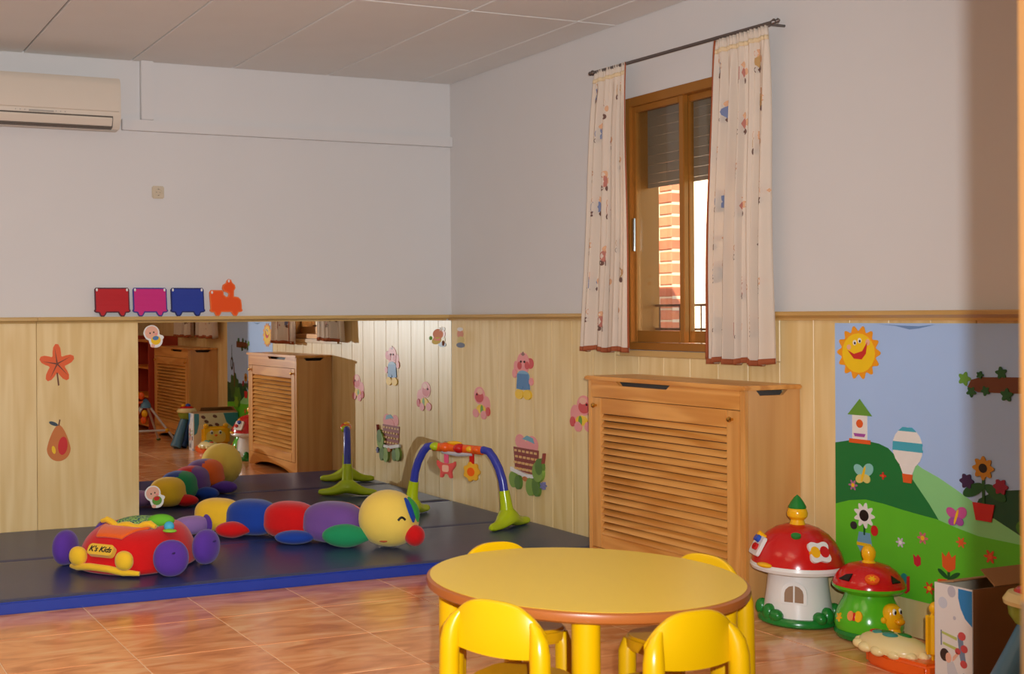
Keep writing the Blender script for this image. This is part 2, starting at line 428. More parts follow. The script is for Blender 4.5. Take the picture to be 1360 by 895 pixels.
gr = struct(bx('ground', pm('yard_concrete', (214, 200, 180), .9, var=.1), None, .31, 14, -9, 14, -.2, -.05))
rail = thing('window_guard_rail', 'thin brown iron guard rail outside the lower part of the sliding window', 'railing', (.165, -2.13, 1.03))
for z in (1.235, 1.12): MB().cyl((.165, -2.555, z), (.165, -1.705, z), .006, 8).build('rail_bar', pm('iron', (128, 92, 62), .6), rail)
for k in range(6): MB().cyl((.165, -2.5+.148*k, 1.03), (.165, -2.5+.148*k, 1.235), .004, 6).build('baluster', MC['iron'], rail)

# ------------------------------------------------------------------ curtains and rod
def curtain(label, t0, t1, b0, b1, zt, zb, inner, seed, n=5, dy=0, group=None):
    rnd = random.Random(seed); X0 = -.085
    ph = [rnd.random()*6 for _ in range(4)]
    def P(u, v, o=0):
        e = v**.8
        wig = .012*math.sin(5*v+ph[0])*(1 if inner > 0 else -1)*v*(1-v)*3
        y = (t0+(b0-t0)*e)*(1-u) + (t1+(b1-t1)*e)*u + wig
        g = math.exp(-v*14)
        am = .033*(.45+.55*v)*(1-.75*g)
        a = 2*PI*n*u
        x = am*math.sin(a+.9*math.sin(3*u+ph[1])+.5*v*math.sin(ph[2]+6*u)) + .4*am*math.sin(2.3*a+ph[3]+v) + .010*g*math.sin(2*PI*15*u)
        yy = y + .35*am*math.cos(a+ph[1])*(4*u*(1-u))
        z = zt+(zb-zt)*v + .006*math.sin(a*.5+ph[3])*v
        return Vector((X0+x-o, yy+dy, z))
    t = thing('curtain', label, 'curtain', P(.5, 1), group=group)
    MB().grid(lambda u, v: P(u, v), 90, 60).build('cloth', CURT, t, solid=.002)
    MB().grid(lambda u, v: P(u, .985+v*.0165, .003), 90, 2).build('hem', RUST, t, solid=.003)
    if inner > 0: MB().grid(lambda u, v: P(.995+.007*u, v*.985, .003), 3, 60).build('edge_band', RUST, t, solid=.003)
    else: MB().grid(lambda u, v: P(-.002+.008*u, v*.985, .003), 3, 60).build('edge_band', RUST, t, solid=.003)
    MB().grid(lambda u, v: P(u, .028+v*.014, .003), 90, 2).build('heading_tape', pm('curtain_tape', (226, 200, 160), .9), t, solid=.002)
    # printed little figures following the cloth
    W = abs(b1-b0); H = zt-zb
    cols = [st('doll_blue', (120, 130, 164), .9), st('doll_red', (186, 118, 104), .9), st('doll_ochre', (190, 150, 96), .9)]
    skin = st('doll_skin', (220, 170, 132), .9); shoe = st('doll_shoe', (110, 80, 70), .9)
    spots = []
    for r in range(7):
        for c in range(3):
            spots.append((.14+.34*c+.10*(r % 2)+rnd.uniform(-.05, .05), .10+.128*r+.035*(c % 2)+rnd.uniform(-.02, .02)))
    for k, (u, v) in enumerate(spots):
        if u > .93 or v > .95: continue
        m = MB(); sl = rnd.uniform(-.3, .3)
        def disc(cu, cv, ru, rv, mi, off):
            m.m = mi; N = 12
            m.add([P(u+cu/W, v+cv/H, off)] + [P(u+(cu+ru*math.cos(2*PI*i/N))/W, v+(cv+rv*math.sin(2*PI*i/N))/H, off) for i in range(N)],
                  [(0, 1+i, 1+(i+1) % N) for i in range(N)])
        disc(sl*.02, -.034, .017, .018, 0, .0022); disc(0, 0, .020, .028, 1, .0026); disc(-.012, .034, .010, .013, 2, .0024); disc(.013, .034, .010, .013, 2, .0024); disc(.024, -.005, .009, .015, 0, .0024)
        m.build('printed_figure', [skin, cols[k % 3], shoe], t)
    return t
curtain('narrow cream curtain with little printed figures beside the window handle', -1.59, -1.838, -1.456, -1.835, 2.40, 1.015, 1, 3, n=4)
curtain('wide cream curtain with little printed figures covering the window toward the sun mural', -2.447, -2.751, -2.396, -2.752, 2.375, .982, -1, 8, n=5)
curtain('cream printed curtain over the louvred cover seen in the mirror, half nearer the mirror', -1.56, -1.98, -1.50, -2.0, 2.40, 1.0, 1, 13, n=5, dy=DW)
curtain('cream printed curtain over the louvred cover seen in the mirror, half beside the toy shelf', -2.30, -2.74, -2.26, -2.74, 2.40, 1.0, -1, 18, n=5, dy=DW)
def rod(y0, y1, z0, z1, label):
    t = thing('curtain_rod', label, 'curtain rod', (-.085, (y0+y1)/2, z0))
    MB().cyl((-.085, y0, z0), (-.085, y1, z1), .008, 12).build('pole', pm('steel_rod', (120, 112, 108), .3, .8), t)
    for y, z, sg in ((y0, z0, 1), (y1, z1, -1)):
        MB().lathe([(.006, 0), (.011, .004), (.014, .014), (.006, .024), (.011, .034), (.002, .046)], (-.085, y, z), 14, (0, sg, 0)).build('finial', MC['steel_rod'], t)
        yb = y - sg*.03
        MB().tube([(.0115, yb, z), (-.06, yb, z), (-.085, yb, z-.012)], .006, 8).build('bracket', MC['steel_rod'], t)
rod(-1.585, -2.775, 2.397, 2.380, 'thin steel curtain rod above the window with the raised shutter')
rod(-1.545+DW, -2.76+DW, 2.40, 2.40, 'thin steel curtain rod above the second, shuttered window')

# ------------------------------------------------------------------ radiator covers
def radiator_cover(label, y0, L):
    """y0 = end nearer the mirror; runs L towards -Y"""
    t = thing('radiator_cover', label, 'radiator cover', (-.145, y0-L/2, 0), group='louvred radiator covers along the window wall')
    D, T, H = -.29, .018, .885
    y1 = y0-L
    # sides with a hand slot under the top
    for ya, yb in ((y0-T, y0), (y1, y1+T)):
        p = [(-.002, 0), (D+.02, 0), (D+.02, H), (D+.06, H), (D+.08, H-.022), (D+.20, H-.022), (D+.225, H), (-.002, H)]
        p2 = [(-.03, 0), (-.03, .05), (D+.02, .05), (D+.02, H), (D+.06, H), (D+.08, H-.022), (D+.20, H-.022), (D+.225, H), (-.002, H), (-.002, 0)]
        MB().prism(p, lambda q, d: (q[0], d, q[1]), ya, yb).build('side_panel', OAKX, t, smooth=False)
    bx('stile', OAKZ, t, D, D+.02, y0-.026, y0, 0, H, .003); bx('stile', OAKZ, t, D, D+.02, y1, y1+.026, 0, H, .003)
    a, b = y0-.026, y1+.026
    p = [(a, .806), (a, H), (y0-.21, H), (y0-.235, H-.02), (y0-.56, H-.02), (y0-.585, H), (b, H), (b, .806)]
    MB().prism(p, lambda q, d: (d, q[0], q[1]), D, D+.02).build('top_rail', OAKY, t, smooth=False)
    # plinth with an arched cut
    arc = [(a, 0), (a, .098), (b, .098), (b, 0), (b+.10, 0)] + [(b+.10+(a-b-.20)*k/16, .05*math.sin(PI*k/16)**.6) for k in range(1, 16)] + [(a-.10, 0)]
    MB().prism(arc, lambda q, d: (d, q[0], q[1]), D, D+.02).build('plinth', OAKY, t, smooth=False)
    # door with slats
    da, db, dz0, dz1 = a-.003, b+.003, .101, .803
    g = .072
    dr = bx('door', OAKZ, t, D-.002, D+.018, da-g, da, dz0, dz1, .003)
    bx('door_stile', OAKZ, dr, D-.002, D+.018, db, db+g, dz0, dz1, .003)
    bx('door_rail', OAKY, dr, D-.002, D+.018, db+g, da-g, dz1-.072, dz1, .003)
    bx('door_rail', OAKY, dr, D-.002, D+.018, db+g, da-g, dz0, dz0+.064, .003)
    n = 18; zb, zt = dz0+.064, dz1-.072; pt = (zt-zb)/n
    src = None
    for i in range(n):
        z = zb+(i+.5)*pt
        if src is None:
            q = [(-.0135, -.0135), (-.0075, -.0150), (.0125, .0105), (.0065, .0120)]
            src = MB().prism(q, lambda c, d: (D+.008+c[0], d, z+c[1]), db+g+.0005, da-g-.0005).build('slat', OAKY, dr, bev=.0015, seg=1); z0_ = z
        else: inst(src, 'slat', dr, (0, 0, z-z0_))
    for yy in (da-.036, db+.036):
        MB().lathe([(.006, 0), (.005, .006), (.010, .012), (.012, .018), (.009, .024), (.001, .026)], (D-.002, yy, dz1-.036), 14, (-1, 0, 0)).build('knob', BRASS, dr)
    bx('radiator', pm('radiator_shade_grey', (88, 80, 74), .6), t, D+.05, -.02, y1+.06, y0-.06, .12, .881, .01)  # radiator coloured dark and raised so the hand slots look shaded
    bx('top', OAKY, t, D-.014, -.001, y1-.014, y0+.014, H+.0005, H+.019, .005)
    return t
radiator_cover('orange oak louvred radiator cover standing right behind the yellow table', -1.80, 1.03)
radiator_cover('oak louvred radiator cover seen only in the mirror, past the end of the mural', -4.44, 1.16)

# ------------------------------------------------------------------ air conditioner, socket
ac = thing('air_conditioner', 'cream wall air conditioner under the ceiling beside the boxed duct', 'air conditioner', (-2.54, .02, 2.21))
ACM = pm('ac_cream', (218, 206, 190), .3); AX0, AX1 = -2.95, -2.135
def acp(pts, x0, x1, n, m, par=ac, bev=.004): return MB().prism(pts, lambda q, d: (d, q[0], q[1]), x0, x1).build(n, m, par, bev=bev, seg=2)
acp([(.0195, 2.225), (-.10, 2.207), (-.165, 2.212), (-.195, 2.25), (-.2, 2.30), (-.195, 2.455), (-.175, 2.485), (.0195, 2.492)], AX0, AX1, 'body', ACM)
acp([(-.198, 2.298), (-.2075, 2.302), (-.2045, 2.44), (-.192, 2.466), (-.186, 2.462)], AX0+.012, AX1-.012, 'front_panel', ACM, bev=.002)
acp([(-.150, 2.2095), (-.186, 2.217), (-.2015, 2.262), (-.1985, 2.276), (-.19, 2.27)], AX0+.025, AX1-.045, 'vent', pm('ac_vent_dark', (96, 86, 76), .6), bev=0)
fl = acp([(-.180, 2.222), (-.191, 2.224), (-.2075, 2.258), (-.2055, 2.268), (-.198, 2.264)], AX0+.03, AX1-.05, 'air_flap', ACM, bev=.002)
acp([(-.20, 2.280), (-.2065, 2.281), (-.2065, 2.288), (-.20, 2.289)], -2.63, -2.50, 'display_strip', pm('ac_grey', (176, 168, 158), .4), bev=.001)
for k in range(6): MB().lathe([(.003, 0), (.003, .002)], (-2.70+.024*k + (.14 if k > 2 else 0), -.2035, 2.2855), 8, (0, -1, 0)).build('indicator', MC['ac_grey'], ac)
so = thing('wall_socket', 'small beige square power socket on the white wall above the toy train', 'socket', (-1.87, .02, 1.862))
BEI = pm('socket_beige', (206, 192, 168), .4)
bx('plate', BEI, so, -1.907, -1.835, .008, .0205, 1.862, 1.934, .006)
MB().lathe([(.0225, -.001), (.0225, .003), (.019, .003), (.018, -.004)], (-1.871, .008, 1.898), 20, (0, -1, 0)).build('socket_ring', BEI, so)
for dx in (-.0095, .0095): MB().lathe([(.0028, 0), (.0028, .0015)], (-1.871+dx, .0095, 1.898), 8, (0, -1, 0)).build('pin_hole', DARK, so)
for dz in (-.017, .017): MB().box(-1.874, -1.868, .003, .006, 1.898+dz-.002, 1.898+dz+.002).build('earth_clip', CHROME, so)

# ------------------------------------------------------------------ toy train plaques on the ledge
def rrect(x0, x1, z0, z1, r, n=4):
    out = []
    for cx, cz, a in ((x1-r, z1-r, 0), (x0+r, z1-r, PI/2), (x0+r, z0+r, PI), (x1-r, z0+r, 1.5*PI)):
        out += [(cx+r*math.cos(a+k*PI/2/n), cz+r*math.sin(a+k*PI/2/n)) for k in range(n+1)]
    return out
def inset(pts, k, c=None):
    cx = c[0] if c else sum(p[0] for p in pts)/len(pts); cz = c[1] if c else sum(p[1] for p in pts)/len(pts)
    out = []
    n = len(pts)
    area = sum(pts[i][0]*pts[(i+1) % n][1]-pts[(i+1) % n][0]*pts[i][1] for i in range(n))
    sg = 1 if area > 0 else -1
    for i in range(n):
        a, b, c_ = Vector(pts[i-1]), Vector(pts[i]), Vector(pts[(i+1) % n])
        d1 = (b-a); d2 = (c_-b)
        d1 = d1.normalized() if d1.length > 1e-9 else Vector((1, 0)); d2 = d2.normalized() if d2.length > 1e-9 else d1
        n1 = Vector((-d1.y, d1.x))*sg; n2 = Vector((-d2.y, d2.x))*sg
        m = n1+n2; m = m/max(m.length_squared, .3)*2 if m.length > 1e-6 else n1
        out.append((b.x+m.x*k, b.y+m.y*k))
    return out
def wheels(w):   # bottom outline of a wagon, right to left
    h = w/2
    return [(h, .040), (h+.004, .036), (h+.004, .028), (h-.006, .022), (h-.022, .020), (h-.028, .006), (h-.034, 0), (h-.050, 0), (h-.058, .008), (h-.066, .022),
            (-h+.066, .022), (-h+.058, .008), (-h+.050, 0), (-h+.034, 0), (-h+.028, .006), (-h+.022, .020), (-h+.006, .022), (-h-.004, .028), (-h-.004, .036), (-h, .040)]
def plaque(name, label, cx, pts, rim, face, lines=True, clips=((-.085, .148), (.085, .148)), cat='toy train plaque'):
    t = thing(name, label, cat, (cx, -.028, 1.2005), group='toy train plaques on the ledge')
    lean = .03
    fn = lambda q, d: (cx+q[0], -.024+d+q[1]*lean*4*.9, 1.2005+q[1])
    MB().prism(pts, fn, -.004, .004).build('plate', rim, t, smooth=False)
    MB().prism(inset(pts, .007), fn, -.0055, -.0038).build('face', face, t, smooth=False)
    if lines:
        for z in (.062, .090, .118): MB().box(cx-.078, cx+.078, -.0295+z*lean*3.6-.0014, -.0295+z*lean*3.6+.001, 1.2005+z, 1.2005+z+.002).build('moulded_rib', face, t)
    for x, z in clips: MB().ell((cx+x, -.030+z*lean*3.6, 1.2005+z), (.006, .003, .009), nu=8, nv=6).build('hanging_clip', WHITE, t)
wag = [(-.098, .150), (-.090, .160), (.090, .160), (.098, .150)]
wag = [(-.098, .150), (-.090, .160), (.090, .160), (.098, .150)] + wheels(.196)
plaque('toy_train_wagon', 'red toy train wagon plaque with dark rim on the ledge', -2.146, wag, pm('plum_rim', (84, 26, 44), .4), pm('wagon_red', (190, 28, 38), .35))
plaque('toy_train_wagon', 'magenta toy train wagon plaque with blue rim on the ledge', -1.930, wag, pm('blue_rim', (58, 52, 140), .4), pm('wagon_magenta', (206, 44, 128), .35))
plaque('toy_train_wagon', 'dark blue toy train wagon plaque on the ledge beside the engine', -1.711, wag, pm('navy_rim', (24, 36, 104), .4), pm('wagon_blue', (38, 62, 158), .35))
eng = [(-.098, .134), (-.088, .148), (-.020, .148), (-.012, .138), (-.012, .122), (.002, .110), (.014, .112), (.018, .126), (.010, .134), (-.010, .140), (-.020, .158), (-.014, .178), (.004, .188), (.010, .202), (.022, .212), (.036, .208), (.044, .190), (.058, .178), (.062, .160), (.052, .144), (.050, .112), (.076, .108), (.092, .092), (.096, .060)] + wheels(.190)
plaque('toy_train_engine', 'orange toy train engine plaque with tall chimney on the ledge', -1.482, eng, pm('engine_rim', (240, 120, 58), .35), pm('engine_orange', (238, 84, 24), .35), lines=False, clips=((-.082, .134), (.022, .200)))

# ------------------------------------------------------------------ stickers (thin raised prints)
def el(cx, cz, rx, rz, a=0, n=20):
    ca, sa = math.cos(a), math.sin(a)
    return [(cx+rx*math.cos(2*PI*i/n)*ca-rz*math.sin(2*PI*i/n)*sa, cz+rx*math.cos(2*PI*i/n)*sa+rz*math.sin(2*PI*i/n)*ca) for i in range(n)]
def flower(cx, cz, r, n=6, k=.28, ph=0, sm=8):
    return [(cx+r*(1-k+k*math.cos(n*t))*math.cos(t+ph), cz+r*(1-k+k*math.cos(n*t))*math.sin(t+ph)) for t in [2*PI*i/(n*sm) for i in range(n*sm)]]
CNT = {'right': (lambda c: (lambda p, d: (c[2]-d, c[0]-p[0], c[1]+p[1]))), 'back': (lambda c: (lambda p, d: (c[0]+p[0], c[2]-d, c[1]+p[1])))}
def sticker(name, label, wall, c, shapes, cat='sticker', group=None, depth0=.0):
    """c = (y or x, z, surface); shapes = [(part, polygon, colour material, layer)]"""
    surf = c[2]
    fn = CNT[wall](c)
    t = thing(name, label, cat, fn((0, 0), 0), group=group)
    for i, (pn, pts, m) in enumerate(shapes):
        MB().prism(pts, fn, .0002, .0016+.0005*i).build(pn, m, t, smooth=False)
    return t
S = st
skin, pinks, dpink = S('peach', (240, 182, 156)), S('pink', (238, 150, 148)), S('rose', (214, 72, 74))
s_w, s_bk, s_or, s_ye, s_gr, s_dg = S('white', (240, 238, 234)), S('black', (24, 22, 24)), S('orange', (232, 98, 40)), S('yellow', (246, 200, 30)), S('green', (104, 160, 60)), S('dark_green', (26, 92, 44))
s_bl, s_tq, s_vi, s_re, s_br, s_ta = S('blue', (78, 130, 180)), S('turquoise', (70, 176, 200)), S('violet', (170, 80, 170)), S('red', (208, 40, 40)), S('brown', (112, 60, 34)), S('tan', (206, 120, 56))
GR = 'wall stickers on the pine boards'
# plain autumn leaf and pear stand where two printed figures hang
leaf = []
for k in range(40):
    t_ = 2*PI*k/40; r_ = .075+.030*math.cos(5*t_+.3)
    leaf.append((r_*math.cos(t_+.4)*.95, r_*math.sin(t_+.4)*1.05+.008))
sh = [('leaf_blade', leaf, s_or), ('leaf_stalk', [(-.004, -.04), (.004, -.04), (.012, -.108), (.004, -.112)], s_br)]
for k in range(5):
    a_ = .4+.06+2*PI*k/5; sh.append(('leaf_vein', [(.004*math.cos(a_+1.57), .008+.004*math.sin(a_+1.57)), (.004*math.cos(a_-1.57), .008+.004*math.sin(a_-1.57)), (.080*math.cos(a_), .008+.085*math.sin(a_))], s_br))
sticker('wall_sticker', 'orange autumn leaf sticker with dark veins, upper one left of the mirror', 'back', (-2.452, .938, -.008), sh, group='stickers on the pine panel left of the mirror')
pear = [(.065*math.cos(t_)*(1-.36*max(0, math.sin(t_))), -.045+.068*math.sin(t_)*(1.9 if math.sin(t_) > 0 else 1)) for t_ in [2*PI*k/36 for k in range(36)]]
sh = [('pear', pear, s_ta), ('red_blush', el(.022, -.03, .026, .05, -.1), s_re), ('stalk', [(-.003, .08), (.004, .08), (.010, .112), (.003, .114)], s_br), ('leaf', el(-.028, .092, .026, .010, -.4), S('slate_blue', (52, 70, 84))), ('shine', el(-.028, -.05, .010, .022, .2), s_ye)]
sticker('wall_sticker', 'tan pear sticker with red blush, lower one left of the mirror', 'back', (-2.446, .53, -.008), sh, group='stickers on the pine panel left of the mirror')
# stickers on the mirror
def babyst(label, x, z, a, col1, col2):
    R2 = lambda pts: [(p[0]*math.cos(a)-p[1]*math.sin(a), p[0]*math.sin(a)+p[1]*math.cos(a)) for p in pts]
    sh = [('white_rim', R2(el(-.006, .022, .046, .044)), s_w), ('white_rim', R2(el(.012, -.022, .040, .042)), s_w), ('white_rim', R2(el(.042, -.012, .018, .014)), s_w),
          ('head', R2(el(-.006, .024, .038, .036)), skin), ('body', R2(el(.012, -.022, .028, .026)), col1), ('bib', R2(el(.012, -.010, .018, .012)), col2), ('foot', R2(el(-.010, -.050, .012, .010)), skin),
          ('eye', R2(el(-.016, .022, .004, .005, 0, 8)), s_bk), ('eye', R2(el(.006, .024, .004, .005, 0, 8)), s_bk), ('cheek', R2(el(.018, .012, .008, .006)), pinks)]
    sticker('mirror_sticker', label, 'back', (x, z, 0), sh, group='baby stickers on the mirror')
babyst('white-edged baby sticker with yellow and blue clothes, top corner of the mirror', -1.909, 1.087, .15, s_ye, s_bl)
babyst('white-edged baby sticker with red bib, low on the mirror beside the pine panel', -1.909, .188, .15, s_gr, s_re)
sh = [('head', el(.006, .02, .036, .032), S('salmon', (222, 150, 124))), ('body', el(-.004, -.02, .034, .022, .3), S('straw', (214, 186, 110))), ('shawl', [(-.03, 0), (0, -.012), (.024, -.002), (.018, -.02), (-.02, -.018)], pinks), ('star', flower(.03, .05, .018, 5, .45), s_w), ('foot', el(-.045, -.004, .010, .012), s_gr), ('foot', el(.042, -.036, .008, .016), s_br)]
sticker('mirror_sticker', 'faded pink and straw sticker at the corner end of the mirror', 'back', (-.10, 1.06, 0), sh)
sh = [('head', el(0, .022, .038, .026), S('salmon', (222, 150, 124))), ('body', el(.006, -.015, .042, .024), S('pale_yellow', (220, 200, 130))), ('trousers', el(.004, -.045, .05, .016), S('steel', (120, 130, 150))), ('bow', el(0, .052, .034, .012), s_w)]  # added sticker shape in place of light and shadow thrown by the mirror
sticker('wall_sticker', 'small pink headed stand-in for mirror-thrown light on the boards right next to the mirror corner', 'right', (-.11, 1.058, 0), sh, group=GR)
# little figures on the boards
sh = [('ear', el(-.075, .045, .022, .036), pinks), ('ear', el(.070, .070, .034, .030), dpink), ('head', el(0, .068, .064, .062), pinks), ('hair_tuft', [(-.02, .118), (0, .135), (.02, .118), (0, .11)], S('mouse', (150, 110, 100))), ('cheek', el(-.035, .055, .022, .022), dpink), ('cheek', el(.04, .058, .022, .022), dpink),
      ('shirt', el(0, -.005, .062, .034), S('sky', (120, 168, 200))), ('dungarees', [(-.055, .01), (.055, .01), (.066, -.075), (.006, -.08), (0, -.055), (-.006, -.08), (-.066, -.075)], s_bl), ('hand', el(-.085, .01, .022, .026), pinks), ('hand', el(.082, -.03, .02, .022), pinks),
      ('shoe', el(-.038, -.105, .040, .028), s_ye), ('shoe', el(.045, -.105, .040, .028), s_ye), ('eye', el(-.018, .078, .005, .006, 0, 8), s_bk), ('eye', el(.018, .078, .005, .006, 0, 8), s_bk)]
sticker('wall_sticker', 'pink doll sticker in blue dungarees and yellow shoes, above the baby gym', 'right', (-.801, .855, 0), sh, group=GR)
def crawler(label, y, z, k, flip):
    f = -1 if flip else 1
    sc = lambda pts: [(p[0]*k*f, p[1]*k) for p in pts]
    sh = [('back_lobe', sc(el(.055, -.005, .045, .05)), pinks), ('head', sc(el(-.02, .045, .062, .052)), pinks), ('blush', sc(el(-.02, .035, .048, .032)), dpink), ('crown', sc(el(-.012, .068, .03, .018)), skin),
          ('vest', sc(el(0, -.035, .05, .026)), s_ye), ('sash', sc(el(.01, -.038, .016, .028)), s_gr), ('paw', sc(el(-.06, -.062, .034, .026)), pinks), ('paw', sc(el(.03, -.068, .032, .026)), pinks), ('paw', sc(el(.078, -.045, .022, .026)), dpink), ('eye', sc(el(-.045, .05, .005, .006, 0, 8)), s_bk)]
    sticker('wall_sticker', label, 'right', (y, z, 0), sh, group=GR)
crawler('small pink crawling doll sticker with yellow vest near the mirror corner, above the gym bar', -.35, .673, 1.0, 0)
crawler('pink doll sticker with yellow vest peeping out beside the louvred cover', -1.345, .679, 1.0, 1)
# tortoise carrying a woven basket
G2 = S('leaf_green', (134, 168, 70)); G3 = S('moss', (96, 132, 56)); BSK = S('basket_brown', (146, 66, 60)); BSK2 = S('basket_straw', (226, 178, 110))
sh = [('ear', el(-.07, .12, .05, .04), pinks), ('ear', el(.05, .11, .06, .05), pinks), ('cap', [(-.05, .135), (.0, .158), (.06, .148), (.075, .118), (.01, .13)], S('teal_cap', (110, 170, 190))), ('muzzle', el(-.01, .09, .045, .035), pinks),
      ('basket', [(-.135, .085), (.115, .085), (.105, -.055), (-.12, -.045)], BSK)]
for r in range(4):
    for c in range(6): sh.append(('weave', [(-.125+.040*c+.012*(r % 2), .072-.033*r), (-.10+.040*c+.012*(r % 2), .072-.033*r), (-.10+.040*c+.012*(r % 2), .060-.033*r), (-.125+.040*c+.012*(r % 2), .060-.033*r)], BSK2))
sh += [('basket_rim', [(-.15, -.03), (0, -.055), (.10, -.052), (.10, -.070), (0, -.076), (-.15, -.052)], s_w), ('tail', el(0, -.082, .026, .014), s_ta),
       ('leg', el(-.125, -.1, .038, .045, .2), G2), ('leg', el(-.075, -.11, .03, .04), G3), ('leg', el(.05, -.12, .04, .05), G2), ('leg', el(.105, -.115, .034, .052, .2), G3), ('neck', el(.125, -.03, .05, .055), G2), ('head', el(.14, .0, .036, .045), G3), ('antenna', [(.165, .02), (.172, .02), (.184, .075), (.178, .077)], BSK), ('blossom', flower(.17, -.10, .022, 5), S('bluebell', (120, 120, 170)))]
sticker('wall_sticker', 'green tortoise sticker carrying a woven basket, on the boards beside the gym leg', 'right', (-.834, .365, 0), sh, group=GR)

# ------------------------------------------------------------------ mural
mu = thing('mural', 'painted mural sheet of blue sky over green hills on the pine boards', 'mural', (0, -3.58, .14))
MY0, MY1, MZ0, MZ1 = -3.012, -4.16, .14, 1.153
fm = lambda p, d: (-d, p[0], p[1])
HSKY = pm('mural_sky', (172, 204, 252), .6, var=.05, vscale=4)
hills = [('sky_sheet', [(MY0, MZ0), (MY1, MZ0), (MY1, MZ1), (MY0, MZ1)], HSKY),
 ('pale_hill', [(-3.36, .5), (-3.375, .645), (-3.41, .626), (-3.48, .60), (-3.549, .567), (-3.64, .52), (-3.75, .465), (-3.9, .44), (MY1, .43), (MY1, .2), (-3.36, .2)], pm('mural_pale_green', (142, 216, 142), .6, var=.05)),
 ('far_hill', [(-3.62, .50), (-3.64, .545), (-3.70, .58), (-3.82, .60), (-3.96, .57), (MY1, .60), (MY1, .40), (-3.80, .44), (-3.70, .485)], pm('mural_teal', (24, 80, 52), .6, var=.06)),
 ('dark_hill', [(MY0, .684), (-3.08, .698), (-3.158, .704), (-3.22, .698), (-3.262, .685), (-3.32, .64), (-3.377, .572), (-3.44, .50), (-3.478, .45), (-3.50, .30), (MY0, .30)], pm('mural_dark_green', (20, 122, 56), .6, var=.08, vscale=6)),
 ('near_meadow', [(MY0, .444), (-3.08, .466), (-3.156, .479), (-3.24, .474), (-3.327, .463), (-3.40, .456), (-3.472, .450), (-3.55, .432), (-3.637, .416), (-3.80, .412), (-4.0, .42), (MY1, .41), (MY1, MZ0), (MY0, MZ0)], pm('mural_light_green', (98, 198, 38), .6, var=.08, vscale=6))]
for i, (n_, p_, m_) in enumerate(hills): MB().prism(p_, fm, .0003, .0018+.0004*i).build(n_, m_, mu, smooth=False)
MS = -.0033; MG = 'cut-outs on the mural'
for i, pts in enumerate(([(-3.21, 1.150), (-3.30, 1.143), (-3.36, 1.130), (-3.40, 1.134), (-3.47, 1.148), (-3.40, 1.142), (-3.33, 1.144)],)):
    MB().prism(pts, fm, .0003, .0026).build('cloud_streak', pm('mural_streak', (112, 148, 200), .6), mu, smooth=False)
def mst(name, label, y, z, shapes, cat='cut-out'): return sticker(name, label, 'right', (y, z, MS), shapes, cat, MG)
sh = [('rays', flower(0, 0, .104, 14, .10), S('sun_orange', (246, 160, 20))), ('disc', el(0, -.002, .078, .076), S('sun_yellow', (250, 206, 20))), ('cheek', el(-.045, .02, .010, .010), skin), ('cheek', el(.045, .04, .010, .012), skin),
      ('smile', [(-.05, .008), (-.02, -.006), (.02, .006), (.044, .042), (.036, -.004), (.016, -.026), (-.02, -.024)], s_re), ('eye', el(-.016, .038, .008, .010), s_w), ('eye', el(.008, .046, .008, .010), s_w), ('pupil', el(-.014, .036, .004, .005), s_bk), ('pupil', el(.010, .044, .004, .005), s_bk)]
mst('smiling_sun', 'smiling yellow paper sun with orange rays on the mural', -3.129, 1.040, sh)
sh = [('birdhouse_wall', [(-.036, -.07), (.036, -.07), (.036, .03), (-.036, .03)], s_w), ('roof', [(-.058, .022), (0, .085), (.058, .022)], s_gr), ('hatch', el(0, -.01, .016, .016), s_or), ('shelf', [(-.05, -.07), (.05, -.07), (.05, -.086), (-.05, -.086)], s_or), ('window_box', [(-.028, -.048), (.028, -.048), (.022, -.06), (-.022, -.06)], s_vi)]
mst('paper_birdhouse', 'white paper birdhouse with green roof on top of the dark green hill', -3.133, .777, sh)
sh = [('balloon', el(0, .025, .066, .076), s_w), ('stripe', [(-.064, .045), (.064, .045), (.066, .012), (-.066, .012)], s_tq), ('stripe', [(-.040, .085), (.040, .085), (.020, .1), (-.020, .1)], s_tq), ('ropes', [(-.034, -.040), (.034, -.040), (.018, -.076), (-.018, -.076)], s_w), ('basket', [(-.022, -.072), (.022, -.072), (.017, -.104), (-.017, -.104)], s_or)]
mst('paper_balloon', 'white and turquoise paper hot-air balloon above the dark green hill slope', -3.350, .670, sh)
sh = [('leaf', el(-.04, -.01, .045, .020, .5), s_dg), ('leaf', el(.045, -.01, .045, .020, -.5), s_dg), ('stem', [(-.005, .05), (.005, .05), (.005, -.06), (-.005, -.06)], s_dg), ('pot', [(-.042, -.052), (.042, -.052), (.030, -.112), (-.030, -.112)], s_re), ('bloom', flower(0, .07, .042, 8, .15), S('ochre', (200, 140, 40))), ('bloom_centre', el(0, .07, .016, .016), s_bk),
      ('bloom', flower(-.064, .018, .028, 6, .15), S('night', (60, 34, 80))), ('bloom', flower(.066, .014, .028, 6, .15), S('wine', (150, 26, 60)))]
mst('paper_flowerpot', 'dark paper cut-out of a red flowerpot with blooms on the shaded mural side', -3.66, .584, sh)
sh = [('vase', [(-.026, -.02), (.026, -.02), (.036, -.07), (.018, -.098), (-.018, -.098), (-.036, -.07)], S('soft_blue', (120, 170, 200))), ('stalk', [(-.004, .02), (.004, .02), (.004, -.03), (-.004, -.03)], s_dg), ('petals', flower(0, .045, .050, 9, .18), s_w), ('daisy_centre', el(0, .045, .022, .022), s_bk), ('bud', el(.048, -.006, .016, .020), s_re), ('bud', el(-.050, .0, .015, .015), S('charcoal', (50, 50, 54))), ('band', [(-.034, -.06), (.034, -.06), (.033, -.072), (-.033, -.072)], s_ye)]
mst('paper_daisy', 'white paper daisy in a blue vase behind the smaller toy mushroom', -3.152, .372, sh)
